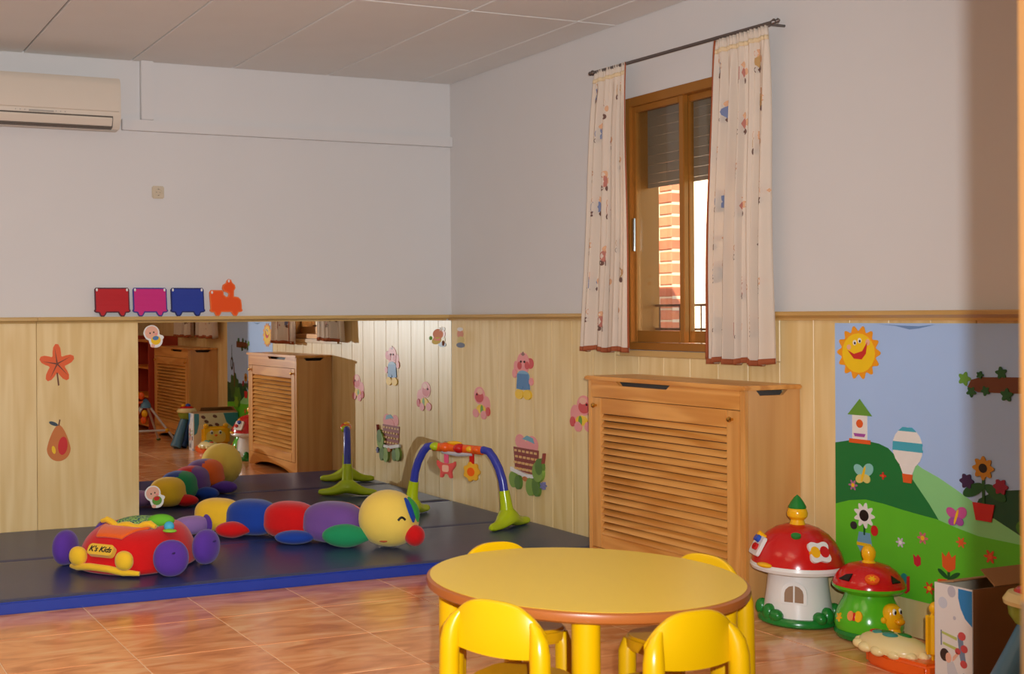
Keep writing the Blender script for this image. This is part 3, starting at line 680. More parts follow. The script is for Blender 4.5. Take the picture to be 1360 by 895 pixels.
sh = [('tulip', [(-.026, .05), (-.010, .036), (.002, .058), (.014, .036), (.030, .05), (.028, .0), (.002, -.018), (-.024, .0)], s_or), ('stem', [(-.003, -.016), (.006, -.016), (.006, -.05), (-.003, -.05)], s_dg), ('leaf', el(-.022, -.026, .024, .008, -.6), s_dg), ('leaf', el(.026, -.026, .024, .008, .6), s_dg), ('earth', el(0, -.052, .044, .008), s_or)]
mst('paper_tulip', 'orange paper tulip cut-out above the cardboard box', -3.519, .286, sh)
def butterfly(label, y, z, k, c1, c2):
    sh = [('wing', el(-.014*k, .010*k, .020*k, .014*k, -.6), c1), ('wing', el(.018*k, .014*k, .020*k, .016*k, .8), c1), ('wing', el(-.010*k, -.014*k, .016*k, .012*k, .5), c2), ('wing', el(.012*k, -.012*k, .014*k, .012*k, -.4), c2), ('body', el(.002*k, 0, .004*k, .024*k, -.3), s_ye)]
    mst('paper_butterfly', label, y, z, sh)
butterfly('pale blue and yellow paper butterfly on the dark green hill', -3.147, .575, 1.35, S('pale_aqua', (140, 206, 200)), S('soft_yellow', (226, 210, 120)))
butterfly('pink and violet paper butterfly on the pale green hill', -3.551, .470, 1.2, S('pinkviolet', (206, 90, 160)), s_vi)
def blossom(label, y, z, r, c1, c2, n=6): mst('paper_flower', label, y, z, [('petals', flower(0, 0, r, n), c1), ('centre', el(0, 0, r*.35, r*.35), c2)])
blossom('mauve paper flower on the dark green hill below the butterfly', -3.099, .527, .022, S('mauve', (176, 110, 150)), s_ye)
blossom('tiny red paper flower on the dark green hill beside the butterfly', -3.240, .579, .015, s_re, s_or, 4)
blossom('small pale lilac paper flower on the meadow', -3.316, .341, .020, S('palelilac', (206, 190, 210)), s_w)
blossom('rose paper flower with yellow heart, highest on the meadow', -3.413, .373, .024, S('roseflower', (206, 110, 120)), s_ye)
mst('paper_flower', 'red paper tulip bud on the meadow above the small mushroom', -3.388, .288, [('bud', [(-.016, .02), (-.004, .010), (.004, .022), (.016, .012), (.016, -.014), (.002, -.024), (-.012, -.016)], S('crimson', (208, 40, 60)))])
blossom('orange-red paper flower with yellow heart low on the meadow beside the box', -3.440, .196, .024, S('vermilion', (222, 76, 40)), s_ye)
blossom('plain orange paper flower on the meadow under the cart', -3.571, .383, .021, S('tangerine', (226, 110, 54)), s_or)
blossom('red-orange paper flower in the shade right of the box flap', -3.684, .353, .025, S('vermilion', (222, 76, 40)), s_or)
mst('paper_leaf', 'red and teal paper leaf beside the small toy mushroom', -3.338, .190, [('teal_leaf', el(-.006, .02, .016, .020), S('teal', (40, 140, 130))), ('red_leaf', [(.006, .03), (.018, .034), (.018, -.02), (.004, -.034), (-.012, -.03), (.004, -.018)], s_re)])
sh = [('branch', [(-.10, -.014), (-.085, .012), (-.05, .022), (.04, .026), (.2, .03), (.2, -.024), (.05, -.028), (-.06, -.03)], s_br)]
for k, (x, z, r, m_) in enumerate(((-.112, .014, .026, s_gr), (-.085, -.03, .02, s_dg), (-.03, -.024, .018, s_dg), (.03, .04, .022, s_dg), (.05, -.034, .024, s_dg), (-.05, .03, .014, s_dg), (.14, .04, .024, s_dg))): sh.append(('leaf', flower(x, z, r, 5, .2, k), m_))
mst('paper_branch', 'brown paper branch with green leaves on the shaded part of the mural', -3.70, .945, sh)
sh = [('rope', [(-.003, .14), (.003, .14), (.003, .03), (-.003, .03)], s_bk), ('tyre', el(0, -.03, .032, .062), s_bk), ('tyre_hole', el(0, -.03, .014, .036), HSKY)]
mst('paper_tyre_swing', 'black paper tyre swing hanging under the branch, seen in the mirror', -4.03, .80, sh)
sh = [('bush', flower(0, 0, .13, 7, .12), s_dg), ('bush', flower(-.09, -.09, .10, 6, .12), S('bushgreen', (60, 130, 40))), ('stalk', [(-.02, .0), (0, .0), (.01, .22), (0, .22)], s_br), ('leaf', flower(-.06, -.14, .06, 6, .15), S('limeleaf', (120, 180, 40)))]
mst('paper_bush', 'dark green paper bush at the far end of the mural, seen in the mirror', -3.97, .56, sh)

# ------------------------------------------------------------------ gym mats
MTOP = pm('mat_navy_vinyl', (46, 60, 104), .33, var=.10, vscale=3, bump=.12, bscale=9, spec=.42); MSID = pm('mat_blue_vinyl', (34, 62, 160), .35, var=.05, bump=.06, bscale=14)
def mat_(label, x0, x1, y0, y1, h):
    t = thing('gym_mat', label, 'mat', ((x0+x1)/2, (y0+y1)/2, 0), group='gym mats in front of the mirror')
    bx('side_band', MSID, t, x0, x1, y0, y1, .0005, h-.006, .006, seg=2)
    def P(u, v):
        x, y = x0+.004+(x1-x0-.008)*u, y0+.004+(y1-y0-.008)*v
        e = min(u*(x1-x0), (1-u)*(x1-x0), v*(y1-y0), (1-v)*(y1-y0))
        z = h - .006*math.exp(-e/.006) + .0008*math.sin(9*x+3*y)*math.sin(7*y+1)
        return Vector((x, y, z))
    m = MB(); nu, nv = 120, 40
    m.grid(P, nu, nv)
    m.build('cover', MTOP, t, ang=80)
    return t
mat_('navy vinyl gym mat lying against the mirror, behind the one with the toys', -3.9, -.004, -.828, -.012, .055)
mat_('navy vinyl gym mat with bright blue front edge, under the stuffed toy car', -3.9, -.004, -1.662, -.834, .057)
MZ = .057

# ------------------------------------------------------------------ round table and chairs
TX, TY, TZ, TR = -1.955, -4.078, .53, .397
tb = thing('round_table', 'round yellow children table with brown rounded edge', 'table', (TX, TY, 0))
MB().lathe([(.0, TZ-.002), (TR-.008, TZ-.002), (TR-.0075, TZ), (0, TZ)][:0] + [(TR-.011, TZ-.004), (TR-.009, TZ), (.001, TZ)], (TX, TY, 0), 96).build('top', YTAB, tb)
MB().lathe([(TR-.06, TZ-.028), (TR-.008, TZ-.028), (TR-.001, TZ-.023), (TR+.001, TZ-.014), (TR-.001, TZ-.005), (TR-.010, TZ-.0008), (TR-.06, TZ-.001)], (TX, TY, 0), 96).build('edge_band', BULL, tb)
MB().lathe([(TR-.055, TZ-.034), (TR-.055, TZ-.003)], (TX, TY, 0), 64).build('underside', pm('table_board', (190, 150, 96), .6), tb)
ta = math.atan2(CAM.y-TY, CAM.x-TX) + .01
for k in range(4):
    a = ta+k*PI/2; p = Vector((TX+.335*math.cos(a), TY+.335*math.sin(a), 0))
    lg = MB().lathe([(.030, .004), (.0325, .012), (.0325, TZ-.034)], p, 28).build('leg', YCH, tb)
    MB().lathe([(.026, .0005), (.026, .006)], p, 20).build('glide', DARK, lg)
def make_chair():
    t = thing('childs_chair', 'x', 'chair', (0, 0, 0), group='yellow chairs around the round table')
    W, ZT, ZB = .118, .545, .428
    WP = W+.016
    yb = lambda x: -.128 - .014*(1-(x/W)**2)
    def top(x): return ZT - .082*abs(x/WP)**3
    for s_ in (-1, 1):
        MB().tube([(s_*(W+.004), -.150, .004), (s_*(W+.002), -.147, .2), (s_*W, -.145, .40), (s_*(W-.001), -.144, .440), (s_*(W-.005), -.141, .468), (s_*(W-.014), -.138, .490), (s_*(W-.026), -.136, .508)],
                  [.024, .0235, .0235, .0232, .0205, .0145, .006], 18).build('back_leg', YCH, t, local=True)
        MB().tube([(s_*.082, .078, .004), (s_*.080, .076, .30), (s_*.076, .070, .330)], [.0235, .0235, .018], 16).build('front_leg', YCH, t, local=True)
        MB().tube([(s_*.112, -.13, .318), (s_*.104, -.02, .318), (s_*.078, .07, .318)], .017, 12).build('side_rail', YCH, t, local=True)
    n = 28; v = []; f = []
    for i in range(n+1):
        x = (W+.004)*(2*i/n-1)
        zt = top(x); bz = ZB-.010*(1-(x/W)**2)
        for yo, zz in ((-.008, bz), (-.009, zt-.005), (-.004, zt), (.005, zt), (.009, zt-.005), (.008, bz)): v.append((x, yb(x)+yo, zz))
    for i in range(n):
        for k in range(6): f.append((i*6+k, i*6+(k+1) % 6, (i+1)*6+(k+1) % 6, (i+1)*6+k))
    f += [tuple(range(6))[::-1], tuple(n*6+k for k in range(6))]
    MB().add(v, f).build('backrest', YCH, t, local=True, ang=50)
    MB().prism(rrect(-.110, .110, -.130, .102, .085, 8), lambda q, d: (q[0], q[1], d), .306, .345).build('seat', pm('seat_yellow', (204, 148, 8), .3), t, bev=.008, seg=3, local=True)
    return t
ch0 = make_chair()
ccs = [(.460, 2.800, 40, 'yellow chair, back to the camera, tucked in beside the table leg, nearer the mats'),
       (.886, 2.690, -23, 'yellow chair, back to the camera, between the table leg and the toy mushrooms'),
       (.585, 3.53, 158, 'yellow chair behind the table on the gym mat side, only its rounded back showing'),
       (1.128, 3.322, 241, 'yellow chair behind the table in front of the louvred cover, only its back rim showing')]
f2 = Vector((math.sin(YAW), math.cos(YAW))); r2 = Vector((math.cos(YAW), -math.sin(YAW)))
for i, (la, de, an, lab) in enumerate(ccs):       # lateral offset, distance and facing measured from the photographer
    o = ch0 if i == 0 else dup(ch0)
    an = math.radians(an); dirn = math.sin(an)*r2 + math.cos(an)*f2
    back = Vector((CAM.x, CAM.y)) + la*r2 + de*f2
    c = back + dirn*.145
    o.location = (c.x, c.y, 0); o.rotation_euler = (0, 0, math.atan2(dirn.y, dirn.x)-PI/2); o['label'] = lab

# ------------------------------------------------------------------ toy mushrooms
def mushroom_big():
    c = Vector((-.197, -3.010, 0))
    t = thing('toy_mushroom', 'large toy mushroom house with red cap, white stalk and arched window', 'toy', c)
    P = lambda x, y, z: (c.x+x, c.y+y, z)
    MB().lathe([(.138, .001), (.147, .008), (.147, .022), (.140, .032), (.10, .036)], c, 40).build('base', GRN, t)
    va = math.atan2(CAM.y-c.y, CAM.x-c.x)          # towards the room
    for k in range(7):
        a = va + .9+ (2*PI-1.8)*k/6
        MB().ell((c.x+.130*math.cos(a), c.y+.130*math.sin(a), .045), (.026, .026, .034), nu=12, nv=8).build('hedge', GRN, t)
    for a in (va-.62, va+.60): MB().ell((c.x+.133*math.cos(a), c.y+.133*math.sin(a), .040), (.024, .030, .024), nu=12, nv=8).build('hedge', GRN, t)
    st_ = MB().lathe([(.128, .030), (.120, .08), (.112, .14), (.106, .20), (.104, .235)], c, 40).build('stalk', WHITE, t)
    n = 40
    cap = [(.168, .205), (.182, .212), (.184, .224), (.178, .232)]
    MB().lathe([(.10, .214), (.152, .200), (.169, .206), (.174, .218), (.171, .230), (.162, .234)], c, n).build('cap_rim', WHITE, t)
    MB().lathe([(.169, .230), (.166, .246), (.156, .275), (.138, .310), (.111, .342), (.078, .364), (.042, .376), (.034, .377)], c, n).build('cap', RED, t)
    MB().lathe([(.030, .374), (.026, .386), (.024, .394), (.036, .406), (.038, .420), (.034, .434), (.028, .442)], c, 24).build('finial', YEL, t)
    MB().lathe([(.032, .438), (.033, .444), (.024, .462), (.012, .480), (.001, .490)], c, 24).build('finial_tip', GRN, t)
    # arched window in the stalk
    d = Vector((math.cos(va-.12), math.sin(va-.12), 0)); s_ = Vector((-d.y, d.x, 0))
    fn = lambda r0: (lambda q, dd: c + d*(r0+dd - .10*(q[1]-.03)) + s_*q[0] + Vector((0, 0, q[1])))
    arch = lambda w, z0, z1, n=10: [(-w, z0), (w, z0)] + [(w*math.cos(PI*k/n), z1+w*math.sin(PI*k/n)) for k in range(n+1)]
    wd = MB().prism(arch(.046, .088, .128), fn(.110), 0, .016).build('window_surround', WHITE, t, bev=.002)
    MB().prism([(-.034, .096), (-.003, .096), (-.003, .158), (-.018, .154), (-.030, .142), (-.034, .128)], fn(.124), 0, .0035).build('window_opening', pm('toy_window_dark', (150, 118, 88), .3), wd)
    MB().prism([(.034, .096), (.003, .096), (.003, .158), (.018, .154), (.030, .142), (.034, .128)], fn(.124), 0, .0035).build('window_opening', MC['toy_window_dark'], wd)
    # butterfly sorter plate on the cap
    def onc(a, z): # point and normal on cap
        import bisect
        pr = [(.169, .230), (.166, .246), (.156, .275), (.138, .310), (.111, .342), (.078, .364), (.042, .376)]
        for (ra, za), (rb, zb) in zip(pr, pr[1:]):
            if za <= z <= zb:
                r = ra+(rb-ra)*(z-za)/(zb-za); tn = Vector((zb-za, ra-rb)).normalized()
                e = Vector((math.cos(a), math.sin(a), 0)); return c+e*r+Vector((0, 0, z)), e*tn.x+Vector((0, 0, tn.y)), Vector((-e.y, e.x, 0))
    def patch(a, z, pts, m, n_, th=.006, par=t, o0=-.004):
        p, nn, tt = onc(a, z); uu = nn.cross(tt)
        return MB().prism(pts, lambda q, dd: p + nn*(o0+dd) + tt*q[0] + uu*q[1], 0, th-o0).build(n_, m, par, bev=.001)
    q = patch(va+.52, .292, flower(0, 0, .050, 4, .16, PI/4), WHITE, 'shape_plate', .010)
    patch(va+.52, .292, el(-.018, 0, .018, .022), YEL, 'shape_block', .013, q); patch(va+.52, .292, el(.018, 0, .018, .022), RED, 'shape_block', .013, q)
    patch(va-.05, .345, el(0, 0, .018, .014), GRN, 'leaf_button', .008)
    patch(va-1.25, .292, rrect(-.045, .045, -.04, .04, .012), WHITE, 'side_plate', .010)
    patch(va-1.25, .312, el(0, 0, .016, .016), BLU, 'side_block', .026); patch(va-1.15, .285, el(0, 0, .014, .014), RED, 'side_block', .024); patch(va-1.3, .325, el(0.01, 0, .010, .010), YEL, 'side_block', .03)
    p_ = onc(va-.75, .232)
    MB().ell(p_[0]+p_[1]*.004, (.036, .016, .010), Matrix.Rotation(va-.75+PI/2, 3, 'Z'), 14, 8).build('yellow_tab', YEL, t)
mushroom_big()
def mushroom_small():
    c = Vector((-.150, -3.305, 0))
    t = thing('toy_mushroom', 'smaller toy mushroom with red cap and bright green stalk beside the white one', 'toy', c)
    va = math.atan2(CAM.y-c.y, CAM.x-c.x)
    MB().lathe([(.100, .001), (.112, .006), (.119, .022), (.116, .034), (.10, .036)], c, 40).build('base', GRN, t)
    MB().lathe([(.112, .034), (.117, .05), (.115, .075), (.106, .105), (.094, .13), (.084, .15), (.080, .165), (.09, .18)], c, 40).build('stalk', LGRN, t)
    MB().lathe([(.085, .168), (.112, .176), (.124, .188), (.125, .196), (.115, .20)], c, 40).build('cap_rim', LGRN, t)
    MB().lathe([(.123, .196), (.1215, .206), (.113, .226), (.094, .25), (.070, .268), (.040, .277), (.03, .278)], c, 40).build('cap', RED, t)
    MB().lathe([(.026, .275), (.018, .286), (.024, .302), (.025, .318), (.018, .333), (.008, .34), (.001, .342)], c, 20).build('finial', YEL, t)
    def P(a, z, r): return c + Vector((math.cos(a)*r, math.sin(a)*r, z))
    def disc(a, z, r, up_, pts, m, n_, par=t, th=.005):
        e = Vector((math.cos(a), math.sin(a), 0)); nn = (e*math.cos(up_)+Vector((0, 0, math.sin(up_)))); tt = Vector((-e.y, e.x, 0)); uu = nn.cross(tt); p = P(a, z, r)
        return MB().prism(pts, lambda q, dd: p + nn*dd + tt*q[0] + uu*q[1], -.006, th).build(n_, m, par, bev=.001)
    disc(va+.10, .236, .110, .85, el(0, 0, .024, .020), ORG, 'flower_button'); disc(va+.10, .236, .110, .85, flower(0, 0, .014, 6), YEL, 'flower_print', th=.0065)
    disc(va-.75, .236, .110, .85, [(-.022, -.016), (.022, -.016), (.018, .018), (-.004, .010)], DARK, 'shape_hole', th=.001)
    disc(va+.85, .236, .110, .85, [(-.02, -.016), (.02, -.016), (.0, .018)], DARK, 'shape_hole', th=.001)
    disc(va-.45, .095, .108, .25, el(-.014, 0, .012, .018), pm('pale_orange', (240, 150, 80), .4), 'bee_print', th=.004); disc(va-.45, .095, .108, .25, el(.014, .002, .014, .020), YEL, 'bee_print', th=.0045); disc(va-.45, .095, .108, .25, rrect(-.004, .004, -.016, .014, .003), RED, 'bee_print', th=.006)
    disc(va-1.05, .08, .113, .2, flower(0, 0, .018, 5), YEL, 'flower_print', th=.004)
    # yellow bird-faced knob on the side
    a = va+.80; e = Vector((math.cos(a), math.sin(a), 0)); s_ = Vector((-e.y, e.x, 0))
    R3 = Matrix.Rotation(a, 3, 'Z')
    hd = MB().ell(P(a, .098, .104), (.030, .036, .050), R3, 20, 14, .85).build('bird_face', YEL, t)
    MB().ell(P(a, .090, .140), (.014, .020, .012), R3, 14, 8).build('beak', pm('amber', (240, 160, 10), .25), hd)
    MB().box(-.001, .001, -.001, .001, -.001, .001)
    MB().lathe([(.026, .036), (.030, .046), (.026, .06)], P(a, .0, .105), 20).build('collar', YEL, hd)
    for q in (-1, 1):
        p = P(a, .122, .127)+s_*q*.013
        ey = MB().ell(p, (.006, .009, .013), R3, 12, 8).build('eye', WHITE, hd); MB().ell(p+e*.005, (.003, .005, .007), R3, 10, 6).build('pupil', DARK, ey)
        MB().ell(P(a, .092, .105)+s_*q*.040, (.010, .010, .012), None, 10, 6).build('ear_knob', YEL, hd)
mushroom_small()

# ------------------------------------------------------------------ orange activity toy with cream dome and yellow face panel
ft = thing('activity_toy', 'orange baby toy with cream pie dome and upright yellow face panel beside the box', 'toy', (-.30, -3.62, 0))
def bxy(pts, z0, z1, n, m, bev=.006, par=ft): return MB().prism(pts, lambda q, d: (q[0], q[1], d), z0, z1).build(n, m, par, bev=bev, seg=3)
base = [(-.365, -3.49), (-.32, -3.49), (-.30, -3.54), (-.29, -3.60), (-.12, -3.66), (-.11, -3.80), (-.44, -3.80), (-.455, -3.66), (-.43, -3.55)]
bxy([(x, y) for x, y in base], .001, .058, 'base', ORG, .012)
# scalloped cream dome
m = MB()
def scal(d):
    return Vector((d.x*(1-.25*(d.y/.15)), d.y, d.z if d.z > -.01 else -.01+.25*(d.z+.01)))
m.ell((-.372, -3.605, .066), (.082, .126, .046), None, 32, 14, 1, scal); m.build('cream_dome', CREAM, ft)
for k in range(8):
    a = PI*.55+PI*1.1*k/7
    MB().ell((-.372+.075*math.cos(a), -3.605+.118*math.sin(a), .060), (.020, .026, .017), None, 10, 8).build('icing_drop', CREAM, ft)
for q, (dx, dy, m_) in enumerate(((-.0, .06, RED), (.0, .02, GRN), (-.02, -.01, pm('teal_plastic', (60, 150, 140), .3)), (.02, -.03, GRN), (-.01, .04, MC['teal_plastic']))):
    MB().ell((-.372+dx, -3.605+dy, .110-.12*abs(dy)), (.022, .028, .008), None, 12, 6).build('leaf_topping', m_, ft)
pn = bxy([(-.392, -3.735), (-.125, -3.735), (-.125, -3.785), (-.392, -3.785)], .058, .222, 'face_panel', YEL, .022)
MB().prism(rrect(-.09, .09, -.05, .05, .04, 6), lambda q, d: (-.265+q[0], -3.735+d, .130+q[1]), -.004, .006).build('muzzle', pm('pale_yellow_plastic', (248, 214, 110), .3), pn)
for x in (-.305, -.225):
    e_ = MB().ell((x, -3.732, .168), (.018, .008, .02), None, 12, 8).build('eye', WHITE, pn); MB().ell((x, -3.724, .168), (.009, .005, .011), None, 10, 6).build('pupil', DARK, e_)
MB().ell((-.265, -3.728, .145), (.014, .008, .010), None, 12, 8).build('nose', ORG, pn)
for x in (-.350, -.165): MB().ell((x, -3.76, .226), (.026, .020, .022), None, 14, 10).build('ear', YEL, pn)

# ------------------------------------------------------------------ cardboard box
cb = thing('cardboard_box', 'open printed cardboard toy box with white printed end, against the mural', 'box', (-.23, -3.9, 0))
CARD = pm('cardboard', (178, 132, 88), .8, var=.06, bump=.05, bscale=200); CWH = pm('printed_white_card', (232, 226, 222), .45); CBR = pm('brown_printed_card', (150, 104, 70), .6, var=.08)
X0, X1, Y0, Y1, BH = -.443, -.02, -3.966, -3.832, .335
bx('bottom', CARD, cb, X0+.001, X1-.001, Y0+.001, Y1-.001, .0005, .004)
bx('end_wall', CWH, cb, X0, X0+.004, Y0, Y1, .001, BH); bx('end_wall', CWH, cb, X1-.004, X1, Y0, Y1, .001, BH)
bx('side_wall', CBR, cb, X0+.004, X1-.004, Y0, Y0+.004, .001, BH); fr_ = bx('side_wall', pm('cream_card', (226, 214, 186), .5), cb, X0+.004, X1-.004, Y1-.004, Y1, .001, BH)
def flap(p0, p1, dirv, L, n_='flap', m_=CARD):
    p0, p1, d = Vector(p0), Vector(p1), Vector(dirv).normalized(); nn = (p1-p0).cross(d).normalized()*.0035
    a = [p0, p1, p1+d*L, p0+d*L]
    MB().add([v for v in a]+[v+nn for v in a], [(3, 2, 1, 0), (4, 5, 6, 7), (0, 1, 5, 4), (1, 2, 6, 5), (2, 3, 7, 6), (3, 0, 4, 7)]).build(n_, m_, cb, smooth=False)
flap((X0+.008, Y1-.002, BH+.001), (X1-.006, Y1-.002, BH+.001), (0, -.9, .20), .062)
flap((X0+.10, Y0+.002, BH+.001), (X1-.006, Y0+.002, BH+.001), (0, .55, .5), .066)
flap((X1-.004, Y0+.006, BH+.001), (X1-.004, Y1-.006, BH+.001), (-.6, 0, .7), .06)
# print on the white end (faces -X); s along -Y from far edge, t up
fe = lambda q, d: (X0-d, Y1-q[0], q[1])
def pr_(n_, pts, m_, k=1): MB().prism(pts, fe, 0, .0004*k+.0004).build(n_, m_, cb, smooth=False)
pr_('corner_print', [(.134, .330), (.086, .330), (.086, .30), (.094, .27), (.110, .24), (.134, .22)], S('box_blue', (44, 132, 196)))
pr_('bubble_print', el(.062, .316, .014, .018), S('box_grey', (190, 188, 198))); pr_('bubble_print', el(.030, .275, .016, .018), S('box_pale', (206, 210, 222))); pr_('bubble_print', el(.072, .235, .005, .006), MC['print_box_grey'])
g_ = MC['print_box_grey']
pr_('toy_print', [(.026, .185), (.080, .176), (.080, .166), (.026, .178)], S('box_lime', (190, 200, 110))); pr_('toy_print', [(.030, .152), (.080, .144), (.080, .134), (.030, .144)], MC['print_box_lime'])
pr_('toy_print', [(.022, .188), (.026, .188), (.026, .140), (.022, .140)], S('box_slate', (120, 130, 150)))
pr_('toy_print', [(.082, .184), (.100, .180), (.112, .10), (.098, .088), (.090, .12)], S('box_steel', (120, 136, 160)), 2)
for (a_, b_, r_) in ((.098, .184, .013), (.106, .146, .012), (.104, .098, .012), (.084, .134, .010)): pr_('toy_print', el(a_, b_, r_, r_*1.0), S('box_red', (206, 80, 80)), 3)
pr_('child_print', el(.036, .112, .016, .020), S('box_hair', (60, 44, 40)), 2); pr_('child_print', el(.050, .106, .010, .016), skin, 3); pr_('child_print', [(.044, .09), (.066, .098), (.084, .06), (.080, .02), (.052, .03), (.046, .06)], S('box_shirt', (206, 206, 212)), 1); pr_('child_print', [(.064, .098), (.070, .102), (.086, .124), (.080, .13), (.066, .112)], skin, 3); pr_('child_print', [(.080, .05), (.104, .07), (.108, .03), (.084, .02)], S('box_trouser', (70, 72, 82)), 2)
pr_('corner_print', el(.018, .012, .012, .010), MC['print_box_blue'])
# print on the long side facing the mirror
fs = lambda q, d: (X1-q[0], Y1+d, q[1])
def ps(n_, pts, m_, k=1): MB().prism(pts, fs, 0, .0004*k+.0004).build(n_, m_, fr_, smooth=False)
ps('side_print', [(.0, .332), (.14, .332), (.11, .25), (.05, .20), (.0, .19)], pm('print_box_teal', (60, 140, 170), .4)); ps('side_print', [(.415, .332), (.37, .332), (.37, .24), (.39, .16), (.415, .14)], MC['print_box_teal'])
for a_, b_ in ((.30, .26), (.26, .22), (.20, .23), (.33, .30), (.22, .305)): ps('side_print', el(a_, b_, .022, .014, .4), S('box_maroon', (110, 70, 76)), 2)

# ------------------------------------------------------------------ blue toy with green bowl
bt = thing('drum_toy', 'blue slanted toy stand topped by a green and cream bowl beside the box', 'toy', (-.40, -4.14, 0))
TEALB = pm('steel_blue_plastic', (84, 134, 168), .25); DBL = pm('deep_blue_plastic', (44, 84, 140), .3)
m = MB(); q0 = Vector((-.530, -4.10, .001)); q1 = Vector((-.425, -4.15, .27))
ax = (q1-q0)
def leg_(w0, w1, off, mat_, n_):
    MB().tube([q0+off*1.0+Vector((0, 0, .012)), q0+off+ax*.3, q0+off*.8+ax*.65, q0+off*.5+ax], [w0, w0*.95, w0*.8, w1], 16).build(n_, mat_, bt)
leg_(.050, .034, Vector((0, 0, 0)), TEALB, 'stand'); leg_(.040, .026, Vector((.075, -.02, 0)), DBL, 'stand_stripe'); leg_(.044, .028, Vector((.145, -.035, 0)), TEALB, 'stand')
cB = Vector((-.402, -4.155, .262))
MB().lathe([(.03, 0), (.062, .006), (.078, .03), (.082, .062), (.07, .064)], cB, 28).build('bowl', pm('olive_green_plastic', (146, 176, 58), .3), bt)
MB().lathe([(.078, .060), (.092, .064), (.094, .076), (.080, .098), (.05, .104)], cB, 28).build('bowl_rim', CREAM, bt)
MB().ell(cB+Vector((0, 0, .10)), (.066, .066, .022), None, 20, 10).build('red_lid', RED, bt)
MB().ell(cB+Vector((.01, .01, .125)), (.024, .024, .018), None, 14, 8).build('blue_knob', BLU, bt); MB().ell(cB+Vector((-.03, -.01, .122)), (.018, .018, .016), None, 14, 8).build('yellow_knob', YEL, bt)

# ------------------------------------------------------------------ tripod play stand and shelf, seen in the mirror
tp = thing('play_stand', 'grey-legged A-frame play stand with orange hanging toys, seen in the mirror', 'toy', (-.62, -4.62, 0))
GREY = pm('pale_grey_tube', (206, 204, 206), .3)
ap = Vector((-.66, -4.62, .40))
for fx, fy in ((-.385, -4.52), (-.95, -4.52), (-.45, -4.92), (-.92, -4.92)):
    e_ = Vector((fx, fy, .012)); lg = MB().tube([ap+(e_-ap)*.12, e_], .011, 10).build('leg', GREY, tp); MB().ell(e_, (.024, .020, .0115), None, 12, 6).build('foot', pm('foot_green', (90, 140, 60), .4), lg)
MB().lathe([(.055, 0), (.045, .04), (.02, .075), (.005, .085)], ap-Vector((0, 0, .055)), 16).build('apex_cap', TEALB, tp)
MB().tube([(-.475, -4.545, .13), (-.87, -4.545, .13)], .010, 8).build('crossbar', GREY, tp)
MB().ell((-.475, -4.545, .13), (.022, .02, .02), None, 10, 6).build('joint', YEL, tp)
MB().tube([ap+Vector((-.16, .01, -.02)), ap+Vector((-.02, 0, 0))], .012, 8).build('arm', ORG, tp)
for k, (dx, dz, m_) in enumerate(((-.05, .06, ORG), (-.10, .08, YEL), (-.02, -.11, YEL), (-.03, -.17, ORG), (-.10, -.10, ORG))):
    MB().ell(ap+Vector((dx, .03, dz)), (.030, .026, .036), None, 12, 8).build('hanging_toy', m_, tp)
sh_ = thing('toy_shelf', 'orange and red open toy shelf standing past the second louvred cover, seen in the mirror', 'shelf', (-.16, -6.15, 0))
SHO = pm('shelf_orange', (226, 140, 40), .4); SHR = pm('shelf_red', (176, 62, 36), .45)
bx('side', SHR, sh_, -.32, -.002, -5.73, -5.71, .001, 1.0, .003); bx('side', SHR, sh_, -.32, -.002, -6.62, -6.60, .001, 1.0, .003); bx('back', SHR, sh_, -.012, -.002, -6.60, -5.73, .03, 1.0)
for z in (.06, .36, .66, .94): bx('shelf_board', SHO, sh_, -.32, -.012, -6.60, -5.73, z, z+.02, .003)
BK = [pm('book_green', (70, 130, 60), .5), pm('book_pale', (214, 206, 190), .5), pm('book_red', (190, 60, 50), .5), pm('book_teal', (50, 120, 120), .5)]
nm = ['dark green', 'pale', 'red', 'teal']
for r, z in enumerate((.381, .681)):
    y = -5.76
    for k in range(4):
        th = .022+.012*((k*7+r*3) % 4)/3; hgt = .19+.02*((k*5+r) % 3)
        b_ = thing('book', '%s book standing in the %s row of the toy shelf, seen in the mirror' % (nm[(k+r) % 4], ('lower', 'upper')[r]), 'book', (-.17, y-th/2, z), group='books on the toy shelf')
        bx('cover', BK[(k+r) % 4], b_, -.25, -.09, y-th, y, z, z+hgt, .002); bx('pages', CWH, b_, -.252, -.20, y-th+.003, y-.003, z+.004, z+hgt-.004)
        y -= th+.004

# ------------------------------------------------------------------ stuffed car
FRw, RRw, FLw = Vector((-2.26, -1.487)), Vector((-2.019, -1.287)), Vector((-2.611, -1.021))
bk = Vector((.77, .64)).normalized(); lf = Vector((-bk.y, bk.x))     # rearwards, car's left side (seen from behind is away from camera)
cc = Vector((-2.318, -1.150))
car = thing('stuffed_car', 'red stuffed fabric car with purple wheels and yellow headlamps on the gym mat', 'soft toy', (cc.x, cc.y, MZ))
RC = Matrix((Vector((bk.x, lf.x, 0)), Vector((bk.y, lf.y, 0)), Vector((0, 0, 1))))   # local x = rearwards, y = left
CL, CW, CH = .29, .235, .165
def cw(x, y, z): v = RC @ Vector((x, y, z)); return Vector((cc.x+v.x, cc.y+v.y, MZ+z))
def carz(x, y):
    r = (abs(x/CL)**2.6+abs(y/CW)**2.6)**(1/2.6)
    if r >= 1: return .0
    z = CH*(1-r**5)**.55*(.80+.20*min(1, (x+CL)/.28))
    hole = math.exp(-((x-.02)/.115)**4-((y)/.115)**4)
    return z*(1-.30*hole)
m = MB(); N, M_ = 48, 20; vs = []; fs = []
